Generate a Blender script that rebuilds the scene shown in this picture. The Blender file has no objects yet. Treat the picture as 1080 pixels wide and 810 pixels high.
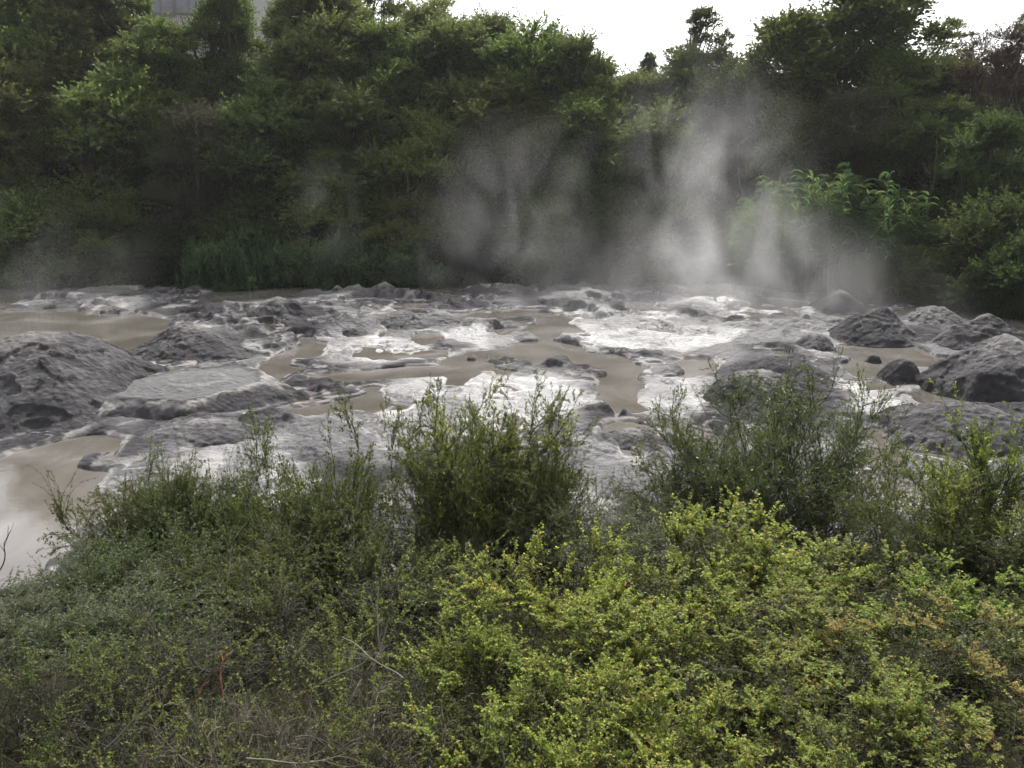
import bpy, math
import numpy as np
from mathutils import Vector

PI = math.pi
HAZE = 0.0002
R = math.radians
sc = bpy.context.scene
COL = sc.collection

# ------------------------------------------------------------------ camera
PITCH, FOC, CAMZ = R(13.7), 899.0, 6.0
SP, CP = math.sin(PITCH), math.cos(PITCH)
cam_d = bpy.data.cameras.new('camera')
cam = bpy.data.objects.new('camera', cam_d)
COL.objects.link(cam)
cam.location = (0, 0, CAMZ)
cam.rotation_euler = (PI / 2 - PITCH, 0, 0)
cam_d.sensor_fit = 'HORIZONTAL'
cam_d.angle = 2 * math.atan(540 / FOC)
cam_d.clip_start, cam_d.clip_end = 0.05, 3000
sc.camera = cam


def zat(py, y):
    """height that is seen at photo row py at the distance y"""
    v = (405 - py) / FOC
    return CAMZ + y * (v * CP - SP) / (CP + v * SP)


def xat(px, y, z):
    return (px - 540) / FOC * (y * CP - (z - CAMZ) * SP)


def gp(px, py, z=0.0):
    """ground point seen at a photo pixel"""
    v = (405 - py) / FOC
    k = (v * CP - SP) / (CP + v * SP)
    y = (z - CAMZ) / k
    return xat(px, y, z), y


# ------------------------------------------------------------------ helpers
def link(name, me, parent=None, mat=None):
    o = bpy.data.objects.new(name, me)
    COL.objects.link(o)
    if parent is not None:
        o.parent = parent
    if mat is not None:
        me.materials.append(mat)
    return o


def tag(o, label=None, cat=None, group=None, kind=None):
    if label:
        o['label'] = label
    if cat:
        o['category'] = cat
    if group:
        o['group'] = group
    if kind:
        o['kind'] = kind
    return o


def empty(name, loc=(0, 0, 0)):
    o = bpy.data.objects.new(name, None)
    o.empty_display_size = 0.2
    o.location = loc
    COL.objects.link(o)
    return o


def quad_mesh(name, V, F, smooth=False):
    V = np.ascontiguousarray(V, dtype=np.float32)
    F = np.ascontiguousarray(F, dtype=np.int32)
    me = bpy.data.meshes.new(name)
    n = len(F)
    me.vertices.add(len(V))
    me.vertices.foreach_set('co', V.ravel())
    me.loops.add(n * 4)
    me.loops.foreach_set('vertex_index', F.ravel())
    me.polygons.add(n)
    me.polygons.foreach_set('loop_start', np.arange(n, dtype=np.int32) * 4)
    try:
        me.polygons.foreach_set('loop_total', np.full(n, 4, dtype=np.int32))
    except Exception:
        pass
    me.update(calc_edges=True)
    me.polygons.foreach_set('use_smooth', np.full(n, bool(smooth)))
    return me


def attr(me, name, vals):
    a = me.attributes.new(name, 'FLOAT', 'POINT')
    a.data.foreach_set('value', np.ascontiguousarray(vals, dtype=np.float32).ravel())


def ss(a, b, x):
    t = np.clip((x - a) / (b - a), 0, 1)
    return t * t * (3 - 2 * t)


def vnoise(x, y, seed=0):
    xi = np.floor(x).astype(np.int64)
    yi = np.floor(y).astype(np.int64)
    fx, fy = x - xi, y - yi
    fx = fx * fx * fx * (fx * (fx * 6 - 15) + 10)
    fy = fy * fy * fy * (fy * (fy * 6 - 15) + 10)

    def h(a, b):
        n = (a * 374761393 + b * 668265263 + seed * 974634777) & 0xFFFFFFFF
        n = ((n ^ (n >> 13)) * 1274126177) & 0xFFFFFFFF
        n = n ^ (n >> 16)
        return (n & 0xFFFF) / 65535.0
    return ((h(xi, yi) * (1 - fx) + h(xi + 1, yi) * fx) * (1 - fy)
            + (h(xi, yi + 1) * (1 - fx) + h(xi + 1, yi + 1) * fx) * fy)


def fbm(x, y, octv=4, seed=0, gain=0.5):
    s, a, t = 0, 1.0, 0
    for k in range(octv):
        s = s + a * vnoise(x * 2 ** k + 17.3 * k, y * 2 ** k - 9.1 * k, seed + k)
        t += a
        a *= gain
    return s / t


def poly_sd(px, py, poly):
    """signed distance, positive inside"""
    xs, ys = [p[0] for p in poly], [p[1] for p in poly]
    box_ = (px > min(xs) - 3) & (px < max(xs) + 3) & (py > min(ys) - 3) & (py < max(ys) + 3)
    if not box_.all():
        out = np.full(px.shape, -3.0)
        if box_.any():
            out[box_] = poly_sd(px[box_], py[box_], poly)
        return out
    d = np.full(px.shape, 1e9)
    ins = np.zeros(px.shape, bool)
    n = len(poly)
    for i in range(n):
        ax, ay = poly[i]
        bx, by = poly[(i + 1) % n]
        ex, ey = bx - ax, by - ay
        t = np.clip(((px - ax) * ex + (py - ay) * ey) / (ex * ex + ey * ey + 1e-9), 0, 1)
        d = np.minimum(d, np.hypot(px - ax - t * ex, py - ay - t * ey))
        c = ((ay > py) != (by > py)) & (px < (bx - ax) * (py - ay) / (by - ay + 1e-12) + ax)
        ins ^= c
    return np.where(ins, d, -d)


# ------------------------------------------------------------------ materials
def new_mat(name):
    m = bpy.data.materials.new(name)
    m.use_nodes = True
    nt = m.node_tree
    for n in list(nt.nodes):
        nt.nodes.remove(n)
    return m, nt


def N(nt, typ, **kw):
    n = nt.nodes.new(typ)
    for k, v in kw.items():
        if k.startswith('i_'):
            n.inputs[k[2:].replace('_', ' ')].default_value = v
        else:
            setattr(n, k, v)
    return n


def L(nt, a, ao, b, bi):
    nt.links.new(a.outputs[ao], b.inputs[bi])


def math_n(nt, op, a, b=None, clamp=False):
    n = nt.nodes.new('ShaderNodeMath')
    n.operation = op
    n.use_clamp = clamp
    for i, v in enumerate((a, b)):
        if v is None:
            continue
        if isinstance(v, (int, float)):
            n.inputs[i].default_value = v
        else:
            nt.links.new(v, n.inputs[i])
    return n.outputs[0]


def ramp(nt, stops, fac=None):
    r = nt.nodes.new('ShaderNodeValToRGB')
    e = r.color_ramp.elements
    while len(e) < len(stops):
        e.new(0.5)
    for q, (p, c) in zip(e, stops):
        q.position = p
        q.color = (*c, 1) if len(c) == 3 else c
    if fac is not None:
        nt.links.new(fac, r.inputs[0])
    return r


def leaf_mat(name, stops, trans=0.4, rough=0.45, spec=0.3, tint=0.25):
    m, nt = new_mat(name)
    out = N(nt, 'ShaderNodeOutputMaterial')
    geo = N(nt, 'ShaderNodeNewGeometry')
    oi = N(nt, 'ShaderNodeObjectInfo')
    r = ramp(nt, stops, geo.outputs['Random Per Island'])
    hsv = N(nt, 'ShaderNodeHueSaturation')
    mr = N(nt, 'ShaderNodeMapRange')
    mr.inputs['To Min'].default_value = 1 - tint
    mr.inputs['To Max'].default_value = 1 + tint
    L(nt, oi, 'Random', mr, 'Value')
    L(nt, mr, 0, hsv, 'Value')
    mr2 = N(nt, 'ShaderNodeMapRange')
    mr2.inputs['To Min'].default_value = 0.485
    mr2.inputs['To Max'].default_value = 0.515
    mlt = math_n(nt, 'FRACT', math_n(nt, 'MULTIPLY', oi.outputs['Random'], 7.31))
    nt.links.new(mlt, mr2.inputs['Value'])
    L(nt, mr2, 0, hsv, 'Hue')
    L(nt, r, 0, hsv, 'Color')
    b = N(nt, 'ShaderNodeBsdfPrincipled')
    b.inputs['Roughness'].default_value = rough
    b.inputs['Specular IOR Level'].default_value = spec
    L(nt, hsv, 0, b, 'Base Color')
    t = N(nt, 'ShaderNodeBsdfTranslucent')
    g = N(nt, 'ShaderNodeHueSaturation')
    g.inputs['Value'].default_value = 1.5
    g.inputs['Saturation'].default_value = 1.1
    g.inputs['Hue'].default_value = 0.49
    L(nt, hsv, 0, g, 'Color')
    L(nt, g, 0, t, 'Color')
    mx = N(nt, 'ShaderNodeMixShader')
    mx.inputs[0].default_value = trans
    L(nt, b, 0, mx, 1)
    L(nt, t, 0, mx, 2)
    L(nt, mx, 0, out, 0)
    return m


def bark_mat(name, c1, c2, rough=0.85):
    m, nt = new_mat(name)
    out = N(nt, 'ShaderNodeOutputMaterial')
    tc = N(nt, 'ShaderNodeTexCoord')
    no = N(nt, 'ShaderNodeTexNoise')
    no.inputs['Scale'].default_value = 9
    no.inputs['Detail'].default_value = 5
    L(nt, tc, 'Object', no, 'Vector')
    r = ramp(nt, [(0.3, c1), (0.7, c2)], no.outputs['Fac'])
    b = N(nt, 'ShaderNodeBsdfPrincipled')
    b.inputs['Roughness'].default_value = rough
    L(nt, r, 0, b, 'Base Color')
    bp = N(nt, 'ShaderNodeBump')
    bp.inputs['Strength'].default_value = 0.5
    bp.inputs['Distance'].default_value = 0.02
    L(nt, no, 'Fac', bp, 'Height')
    L(nt, bp, 0, b, 'Normal')
    L(nt, b, 0, out, 0)
    return m


def plain_mat(name, c, rough=0.5, metal=0.0, noise=0.06, scale=6):
    m, nt = new_mat(name)
    out = N(nt, 'ShaderNodeOutputMaterial')
    tc = N(nt, 'ShaderNodeTexCoord')
    no = N(nt, 'ShaderNodeTexNoise')
    no.inputs['Scale'].default_value = scale
    no.inputs['Detail'].default_value = 6
    L(nt, tc, 'Object', no, 'Vector')
    r = ramp(nt, [(0.3, [max(0, v * (1 - noise * 2)) for v in c]), (0.7, [min(1, v * (1 + noise)) for v in c])], no.outputs['Fac'])
    b = N(nt, 'ShaderNodeBsdfPrincipled')
    b.inputs['Roughness'].default_value = rough
    b.inputs['Metallic'].default_value = metal
    L(nt, r, 0, b, 'Base Color')
    L(nt, b, 0, out, 0)
    return m


def mud_mat():
    """grey thermal mud; soil on the banks (attribute soil); wet = smooth shiny film; pale = dried scum crust"""
    m, nt = new_mat('mud')
    out = N(nt, 'ShaderNodeOutputMaterial')
    geo = N(nt, 'ShaderNodeNewGeometry')
    pos = geo.outputs['Position']

    def noise(scale, det=6, rough=0.55, dist=0.0):
        n = N(nt, 'ShaderNodeTexNoise')
        n.inputs['Scale'].default_value = scale
        n.inputs['Detail'].default_value = det
        n.inputs['Roughness'].default_value = rough
        n.inputs['Distortion'].default_value = dist
        nt.links.new(pos, n.inputs['Vector'])
        return n.outputs['Fac']

    def at(name):
        a = N(nt, 'ShaderNodeAttribute')
        a.attribute_name = name
        return a.outputs['Fac']
    wet, pale, soil = at('wet'), at('pale'), at('soil')
    n1, n2, n3 = noise(0.7), noise(5.0, 8, 0.65, 0.6), noise(28, 6, 0.7)
    mixn = math_n(nt, 'ADD', math_n(nt, 'MULTIPLY', n1, 0.55), math_n(nt, 'MULTIPLY', n2, 0.45))
    col = ramp(nt, [(0.34, (0.018, 0.0175, 0.0195)), (0.5, (0.042, 0.0405, 0.044)), (0.66, (0.085, 0.082, 0.086))], mixn)
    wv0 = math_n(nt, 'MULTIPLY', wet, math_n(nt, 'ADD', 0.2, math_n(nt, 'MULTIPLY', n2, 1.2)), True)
    palec = N(nt, 'ShaderNodeMix', data_type='RGBA')
    palec.inputs['B'].default_value = (0.34, 0.325, 0.31, 1)
    pf = math_n(nt, 'MULTIPLY', pale, math_n(nt, 'ADD', 0.35, math_n(nt, 'MULTIPLY', n2, 1.1)), True)
    nt.links.new(pf, palec.inputs['Factor'])
    glare_mix = N(nt, 'ShaderNodeMix', data_type='RGBA')      # glare on the wet mud, painted in as a paler clay colour
    glare_mix.inputs['B'].default_value = (.165, .158, .155, 1)
    nt.links.new(math_n(nt, 'MULTIPLY', wv0, .55, True), glare_mix.inputs['Factor'])
    L(nt, col, 0, glare_mix, 'A')
    L(nt, glare_mix, 'Result', palec, 'A')
    sr = ramp(nt, [(0.3, (0.018, 0.016, 0.011)), (0.7, (0.045, 0.04, 0.028))], n2)
    soilc = N(nt, 'ShaderNodeMix', data_type='RGBA')
    nt.links.new(soil, soilc.inputs['Factor'])
    L(nt, palec, 'Result', soilc, 'A')
    L(nt, sr, 0, soilc, 'B')
    b = N(nt, 'ShaderNodeBsdfPrincipled')
    L(nt, soilc, 'Result', b, 'Base Color')
    # gloss: the wet film breaks up with the grain
    wv = math_n(nt, 'MULTIPLY', wet, math_n(nt, 'ADD', 0.45, math_n(nt, 'MULTIPLY', n2, 1.0)), True)
    ro = math_n(nt, 'SUBTRACT', 0.92, math_n(nt, 'MULTIPLY', wv, 0.48))
    ro = math_n(nt, 'ADD', ro, math_n(nt, 'MULTIPLY', soil, 0.3), True)
    nt.links.new(ro, b.inputs['Roughness'])
    sp = math_n(nt, 'ADD', 0.10, math_n(nt, 'MULTIPLY', wv, 0.9))
    nt.links.new(math_n(nt, 'MULTIPLY', sp, math_n(nt, 'SUBTRACT', 1, soil)), b.inputs['Specular IOR Level'])
    # crust relief
    vo = N(nt, 'ShaderNodeTexVoronoi')
    vo.feature = 'SMOOTH_F1'
    vo.inputs['Scale'].default_value = 7
    vo.inputs['Smoothness'].default_value = 0.4
    nt.links.new(pos, vo.inputs['Vector'])
    hgt = math_n(nt, 'ADD', math_n(nt, 'MULTIPLY', n2, 0.75), math_n(nt, 'MULTIPLY', n3, 0.4))
    hgt = math_n(nt, 'ADD', hgt, math_n(nt, 'MULTIPLY', vo.outputs['Distance'], -0.5))
    bp = N(nt, 'ShaderNodeBump')
    bp.inputs['Distance'].default_value = 0.17
    st = math_n(nt, 'SUBTRACT', 0.95, math_n(nt, 'MULTIPLY', wet, 0.35))
    nt.links.new(st, bp.inputs['Strength'])
    nt.links.new(hgt, bp.inputs['Height'])
    L(nt, bp, 0, b, 'Normal')
    L(nt, b, 0, out, 0)
    return m


def water_mat():
    m, nt = new_mat('muddy_water')
    out = N(nt, 'ShaderNodeOutputMaterial')
    geo = N(nt, 'ShaderNodeNewGeometry')
    no = N(nt, 'ShaderNodeTexNoise')
    no.inputs['Scale'].default_value = 0.35
    no.inputs['Detail'].default_value = 5
    no.inputs['Distortion'].default_value = 1.0
    L(nt, geo, 'Position', no, 'Vector')
    r = ramp(nt, [(0.3, (0.072, 0.066, 0.053)), (0.48, (0.102, 0.092, 0.080)), (0.6, (0.132, 0.120, 0.110)), (.68, (.175, .162, .152))], no.outputs['Fac'])
    b = N(nt, 'ShaderNodeBsdfPrincipled')
    b.inputs['Roughness'].default_value = 0.06
    b.inputs['IOR'].default_value = 1.33
    L(nt, r, 0, b, 'Base Color')
    n2 = N(nt, 'ShaderNodeTexNoise')
    n2.inputs['Scale'].default_value = 5
    n2.inputs['Detail'].default_value = 3
    L(nt, geo, 'Position', n2, 'Vector')
    bp = N(nt, 'ShaderNodeBump')
    bp.inputs['Strength'].default_value = 0.05
    bp.inputs['Distance'].default_value = 0.02
    L(nt, n2, 'Fac', bp, 'Height')
    L(nt, bp, 0, b, 'Normal')
    L(nt, b, 0, out, 0)
    return m


M_MUD, M_WATER = mud_mat(), water_mat()

# ------------------------------------------------------------------ terrain
def P(*pts):
    """a shape seen in the photograph, as a rounded outline on the ground"""
    q = [gp(a, b) for a, b in pts]
    for _ in range(2):
        r = []
        for i in range(len(q)):
            (ax, ay), (bx, by) = q[i], q[(i + 1) % len(q)]
            r += [(ax * .75 + bx * .25, ay * .75 + by * .25), (ax * .25 + bx * .75, ay * .25 + by * .75)]
        q = r
    return q


POOLS = [
    (P((-160, 325), (0, 330), (60, 325), (120, 327), (170, 336), (176, 350), (160, 364), (140, 373), (100, 366), (40, 362), (0, 364), (-160, 366)), 0.35),
    (P((150, 322), (190, 312), (260, 304), (340, 300), (380, 300), (360, 306), (320, 311), (250, 318)), 0.3),
    (P((-200, 520), (0, 488), (60, 466), (112, 457), (122, 470), (98, 508), (72, 545), (52, 590), (28, 622), (-40, 650), (-260, 650)), 0.25),
    (P((270, 442), (283, 424), (312, 402), (380, 391), (470, 387), (540, 379), (575, 366), (590, 362), (570, 390), (470, 397), (400, 400), (345, 405), (318, 420), (300, 448)), 0.3),
    (P((468, 386), (485, 372), (540, 368), (556, 360), (552, 350), (575, 338), (600, 342), (612, 352), (585, 359), (602, 363), (640, 373), (686, 384), (752, 376), (748, 395), (690, 399), (664, 408), (668, 426), (650, 433), (634, 426), (642, 408), (628, 390), (602, 380), (584, 371), (562, 372), (550, 381), (542, 393), (500, 397)), 0.3),
    (P((878, 366), (930, 361), (985, 369), (1022, 377), (1002, 388), (950, 385), (915, 402), (893, 390)), 0.25),
    (P((860, 330), (890, 318), (945, 318), (960, 326), (935, 336), (890, 345), (866, 340)), 0.25),
    (P((925, 326), (985, 322), (1040, 324), (1100, 328), (1200, 335), (1200, 368), (1090, 366), (1030, 352), (985, 345), (950, 338)), 0.25),
    (P((950, 418), (985, 412), (1030, 414), (1035, 422), (985, 429), (955, 426)), 0.2),
    (P((955, 478), (985, 468), (1030, 478), (1025, 498), (985, 496)), 0.2),
    (P((165, 381), (190, 378), (260, 374), (290, 376), (245, 384), (190, 388)), 0.15),
    (P((440, 334), (500, 330), (560, 334), (530, 341), (470, 342)), 0.2),
    (P((400, 352), (440, 350), (470, 355), (440, 361), (405, 360)), 0.2),
    (P((640, 452), (662, 446), (690, 452), (680, 466), (655, 468)), 0.2),
]
# wet shiny flats, as ground polygons (thin films of fresh mud)
FLATS = [P((590, 338), (660, 332), (760, 340), (800, 352), (760, 368), (690, 375), (620, 366), (585, 352)),
         P((400, 400), (540, 392), (600, 400), (640, 430), (600, 452), (480, 470), (380, 440)),
         P((650, 398), (760, 392), (760, 440), (700, 445), (650, 430)),
         P((210, 470), (300, 455), (330, 500), (300, 548), (220, 545)),
         P((600, 440), (680, 455), (690, 490), (600, 500)),
         P((880, 405), (960, 405), (1000, 425), (950, 450), (880, 435)),
         P((330, 352), (440, 360), (480, 376), (400, 388), (330, 384)),
         P((460, 345), (560, 352), (545, 368), (480, 370)),
         P((800, 480), (930, 460), (950, 600), (820, 600)),
         P((720, 300), (860, 305), (860, 345), (720, 340))]
# darker, rougher heaps of older mud inside the flat
ROUGH = [P((735, 392), (860, 385), (900, 420), (860, 450), (740, 445)),
         P((590, 432), (690, 440), (740, 470), (690, 485), (600, 460)),
         P((930, 440), (1100, 425), (1100, 480), (960, 475)),
         P((110, 455), (300, 430), (330, 455), (220, 470), (120, 500))]
CRATERS = [(250, 357, 1.6, .22), (330, 335, 1.8, .25), (440, 336, 2.2, .4), (400, 372, 2.0, .15), (520, 352, 1.8, .15),
           (690, 352, 2.6, .18), (640, 300, 2.4, .35), (520, 312, 2.5, .35), (600, 316, 2.0, .3), (760, 325, 2.4, .3), (470, 420, 1.7, .14),
           (575, 385, 1.6, .2), (700, 410, 1.4, .12), (840, 345, 1.8, .3), (640, 474, .9, .12), (270, 500, 1.1, .15), (375, 345, 1.5, .3),
           (700, 312, 2.2, .3), (560, 330, 1.7, .25), (480, 300, 2.2, .35), (425, 318, 1.9, .3), (820, 430, 1.3, .25), (905, 445, 1.2, .1)]


def bank(x, y):
    edge = 47.5 + 1.2 * np.sin(x * 0.23) + 0.8 * np.sin(x * 0.61 + 1) - 10.5 * ss(15, 25, x) - 1.5 * ss(-12, -26, x)
    t = y - edge
    top = 12.5 - 6.0 * ss(-2, 12, x) + 2.5 * ss(10, 30, x)
    return t, -0.25 + (top + 0.25) * ss(-0.5, 17, t) * (0.9 + 0.2 * fbm(x / 6, y / 6, 3, 5))


def near(x, y):
    # slope under the lookout
    e = 11.6 + 0.9 * np.sin(x * 0.5 + 0.4) + 1.2 * ss(-2, 4, x) + 0.9 * ss(-7.5, -5, x) * (1 - ss(-4, -2, x)) - 1.4 * ss(-6.5, -9.0, x)
    t = e - y
    return t, np.where(t > -1, 0.32 * np.clip(t + 0.4, 0, 12) + 0.25 * (fbm(x / 1.2, y / 1.2, 3, 8) - 0.5) * ss(-0.4, 1.5, t), 0)


def terrain(x, y):
    """height, wet, pale, soil at ground points"""
    shp = x.shape
    wx = x + 0.9 * (fbm(x / 1.6, y / 1.6, 3, 21) - 0.5)
    wy = y + 1.3 * (fbm(x / 1.6, y / 1.6, 3, 33) - 0.5)
    f = fbm(wx / 4.2, wy / 5.5, 4, 2)
    t = f * 7.0
    st = np.floor(t) + ss(0.0, 0.3, t - np.floor(t))
    h = 0.06 + 0.075 * np.clip(st - 2.2, 0, 4) + 0.03 * (fbm(x / 0.8, y / 0.8, 4, 7) - 0.5)
    scarp = 1 - ss(0.0, 0.4, t - np.floor(t))
    wet = ss(0.38, 0.62, fbm(x / 3.0, y / 4.0, 3, 51)) * 0.45
    rough = np.zeros(shp)
    WETN = .62 + .38 * ss(.38, .56, fbm(wx / 2.2, wy / 2.6, 4, 131))
    f2 = fbm(wx / 1.5, wy / 2.1, 3, 141) * 9
    flow = .026 * (np.floor(f2) + ss(0, .25, f2 - np.floor(f2)) - 4.5)
    for pl in FLATS:
        d = poly_sd(wx, wy, pl)
        k = ss(-0.5, 0.5, d)
        wet = np.maximum(wet, k)
        wet = wet * (1 - k) + k * np.maximum(.12, wet * WETN)
        h = h * (1 - 0.85 * k) + 0.85 * k * (0.07 + 0.04 * (fbm(x / 1.2, y / 1.2, 3, 77) - 0.3))
    for pl in ROUGH:
        d = poly_sd(wx, wy, pl)
        k = ss(-0.3, 0.8, d)
        rough = np.maximum(rough, k)
    ridg = 1 - np.abs(2 * fbm(wx / 1.1, wy / 1.5, 4, 91) - 1)
    h = h + rough * (0.10 + 0.14 * ridg * fbm(x / 2.5, y / 2.5, 2, 14))
    wet = wet * (1 - 0.9 * rough)
    # grainy crust everywhere
    h = h + (0.012 + 0.05 * rough + 0.03 * (1 - wet)) * (1 - np.abs(2 * fbm(wx / 0.35, wy / 0.4, 4, 61) - 1)) + (0.05 + 0.05 * rough + 0.025 * (1 - wet)) * (fbm(x / 0.19, y / 0.19, 3, 67, .65) - .5)
    # broken lumps over the far half
    far = ss(30, 36, y)
    h = h + far * 0.45 * np.clip(ridg - 0.62, 0, 1) * ss(0.4, 0.6, fbm(x / 3.3, y / 3.3, 2, 19)) * 1.1
    # mud pots: low cones with a dished, ringed top
    for px, py, r, hh in CRATERS:
        cx, cy = gp(px, py)
        q = np.hypot(x - cx, (y - cy) * 0.85) / r
        q = q * (1 + 0.25 * (fbm(x / 1.0, y / 1.0, 2, 44) - 0.5))
        m = q < 1.15
        if m.any():
            qq = q[m]
            body = hh * (1 - ss(0.35, 1.1, qq)) - hh * 0.75 * (1 - ss(0.12, 0.36, qq)) + 0.018 * np.sin(qq * 26) * ss(0.1, 0.35, qq) * (1 - ss(0.7, 1.1, qq))
            h[m] = np.maximum(h[m] * 0.4, 0.03) + h[m] * 0.3 + body
    h = h + flow * ss(.0, .12, h)
    scarp = np.maximum(scarp, .8 * (1 - ss(0, .3, f2 - np.floor(f2))))
    # pools cut below the water level
    pale = np.zeros(shp)
    isl = fbm(x / 1.5, y / 2.0, 3, 171)
    rimn = fbm(x / 0.5, y / 0.5, 3, 71)
    for pl, soft in POOLS:
        d = poly_sd(x + .35 * (wx - x), y + .35 * (wy - y), pl) + 0.08 + 0.3 * (rimn - 0.5) - 1.5 * ss(.60, .74, isl)
        h = np.where(d > -2.2, np.minimum(h, .05) + np.maximum(h - .05, 0) * (.25 + .75 * ss(.1, 2.1, -d)), h)
        k = ss(-soft, soft * 0.5, d)
        h = h * (1 - k) + (-0.22) * k
        pale = np.maximum(pale, ss(-0.34, -0.16, d) * (1 - ss(-0.1, 0.1, d)) * ss(0.35, 0.6, rimn + 0.1))
    pale = np.maximum(pale, 0.75 * scarp * ss(0.5, 0.66, fbm(x / 1.7, y / 1.7, 3, 83)) * (1 - rough))
    # shallow puddles and thin overlapping flows in the open flats
    pud = fbm(wx / 1.5 + 40, wy / 2.4 - 11, 3, 121) - .635 - .3 * rough
    kp = ss(0.0, .05, pud)
    h = np.minimum(h, .04) + np.maximum(h - .04, 0) * (1 - .85 * ss(-.13, -.01, pud))
    h = h * (1 - kp) + kp * (-.05)
    pale = np.maximum(pale, .8 * ss(-.035, -.015, pud) * (1 - ss(0, .02, pud)) * ss(.35, .6, rimn + .1))
    tn, hn = near(x, y)
    tb, hb = bank(x, y)
    kn, kb = ss(-1.2, 0.4, tn), ss(-1.0, 0.6, tb)
    # shallow water along the foot of the far bank
    kw = ss(-2.6, -1.4, tb) * (0.4 + 0.6 * ss(0.42, 0.55, fbm(x / 5, y / 3, 2, 4)))
    h = h * (1 - kw) - 0.2 * kw
    h = h * (1 - kn) + (hn + 0.05) * kn
    h = h * (1 - kb) + hb * kb
    # the mud basin ends a little outside the picture; beyond it the ground rises
    side = ss(0, 6, np.abs(x) - 0.64 * np.clip(y, 0, 50) - 4.0) * (y < 60)
    h = h + side * 2.5 * (1 - kb) * (1 - kn)
    soil = np.clip(np.maximum(ss(0.3, 1.6, tn), ss(0.2, 1.2, tb)) + side, 0, 1)
    wet = np.clip(wet, 0, 1) * (1 - soil)
    return h, wet, pale * (1 - soil), soil


def axis(fine0, fine1, step, lo, hi, grow=1.35):
    a = [fine0]
    s = step
    while a[0] > lo:
        s *= grow
        a.insert(0, a[0] - s)
    b = list(np.arange(fine0 + step, fine1, step))
    s = step
    e = [fine1]
    while e[-1] < hi:
        s *= grow
        e.append(e[-1] + s)
    return np.array(a + b + e)


def grid_faces(nx, ny):
    i = np.arange(ny - 1)[:, None] * nx + np.arange(nx - 1)[None, :]
    return np.stack([i, i + 1, i + nx + 1, i + nx], -1).reshape(-1, 4)


gx = axis(-28, 25, 0.05, -700, 700)
gy1 = np.concatenate([axis(9.5, 20, 0.045, -120, 20)[:-1], np.arange(20, 32, 0.055), np.arange(32, 50, 0.09)])
gy1 = gy1[gy1 <= 50]
gy = np.concatenate([gy1, axis(50.1, 66, 0.5, 50.1, 900)])
gy = np.unique(gy)
X, Y = np.meshgrid(gx, gy)
H, WET, PALE, SOIL = terrain(X.ravel(), Y.ravel())
me = quad_mesh('ground', np.stack([X.ravel(), Y.ravel(), H], -1), grid_faces(len(gx), len(gy)), True)
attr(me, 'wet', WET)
attr(me, 'pale', PALE)
attr(me, 'soil', SOIL)
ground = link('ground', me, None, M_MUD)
tag(ground, kind='structure')


def ground_z(x, y):
    return float(terrain(np.array([float(x)]), np.array([float(y)]))[0][0])


# muddy water sheet
wx0 = np.linspace(-60, 50, 12)
wy0 = np.linspace(8, 56, 10)
WXg, WYg = np.meshgrid(wx0, wy0)
me = quad_mesh('water', np.stack([WXg.ravel(), WYg.ravel(), 0 * WXg.ravel()], -1), grid_faces(12, 10), True)
tag(link('water', me, None, M_WATER), kind='structure')


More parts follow.
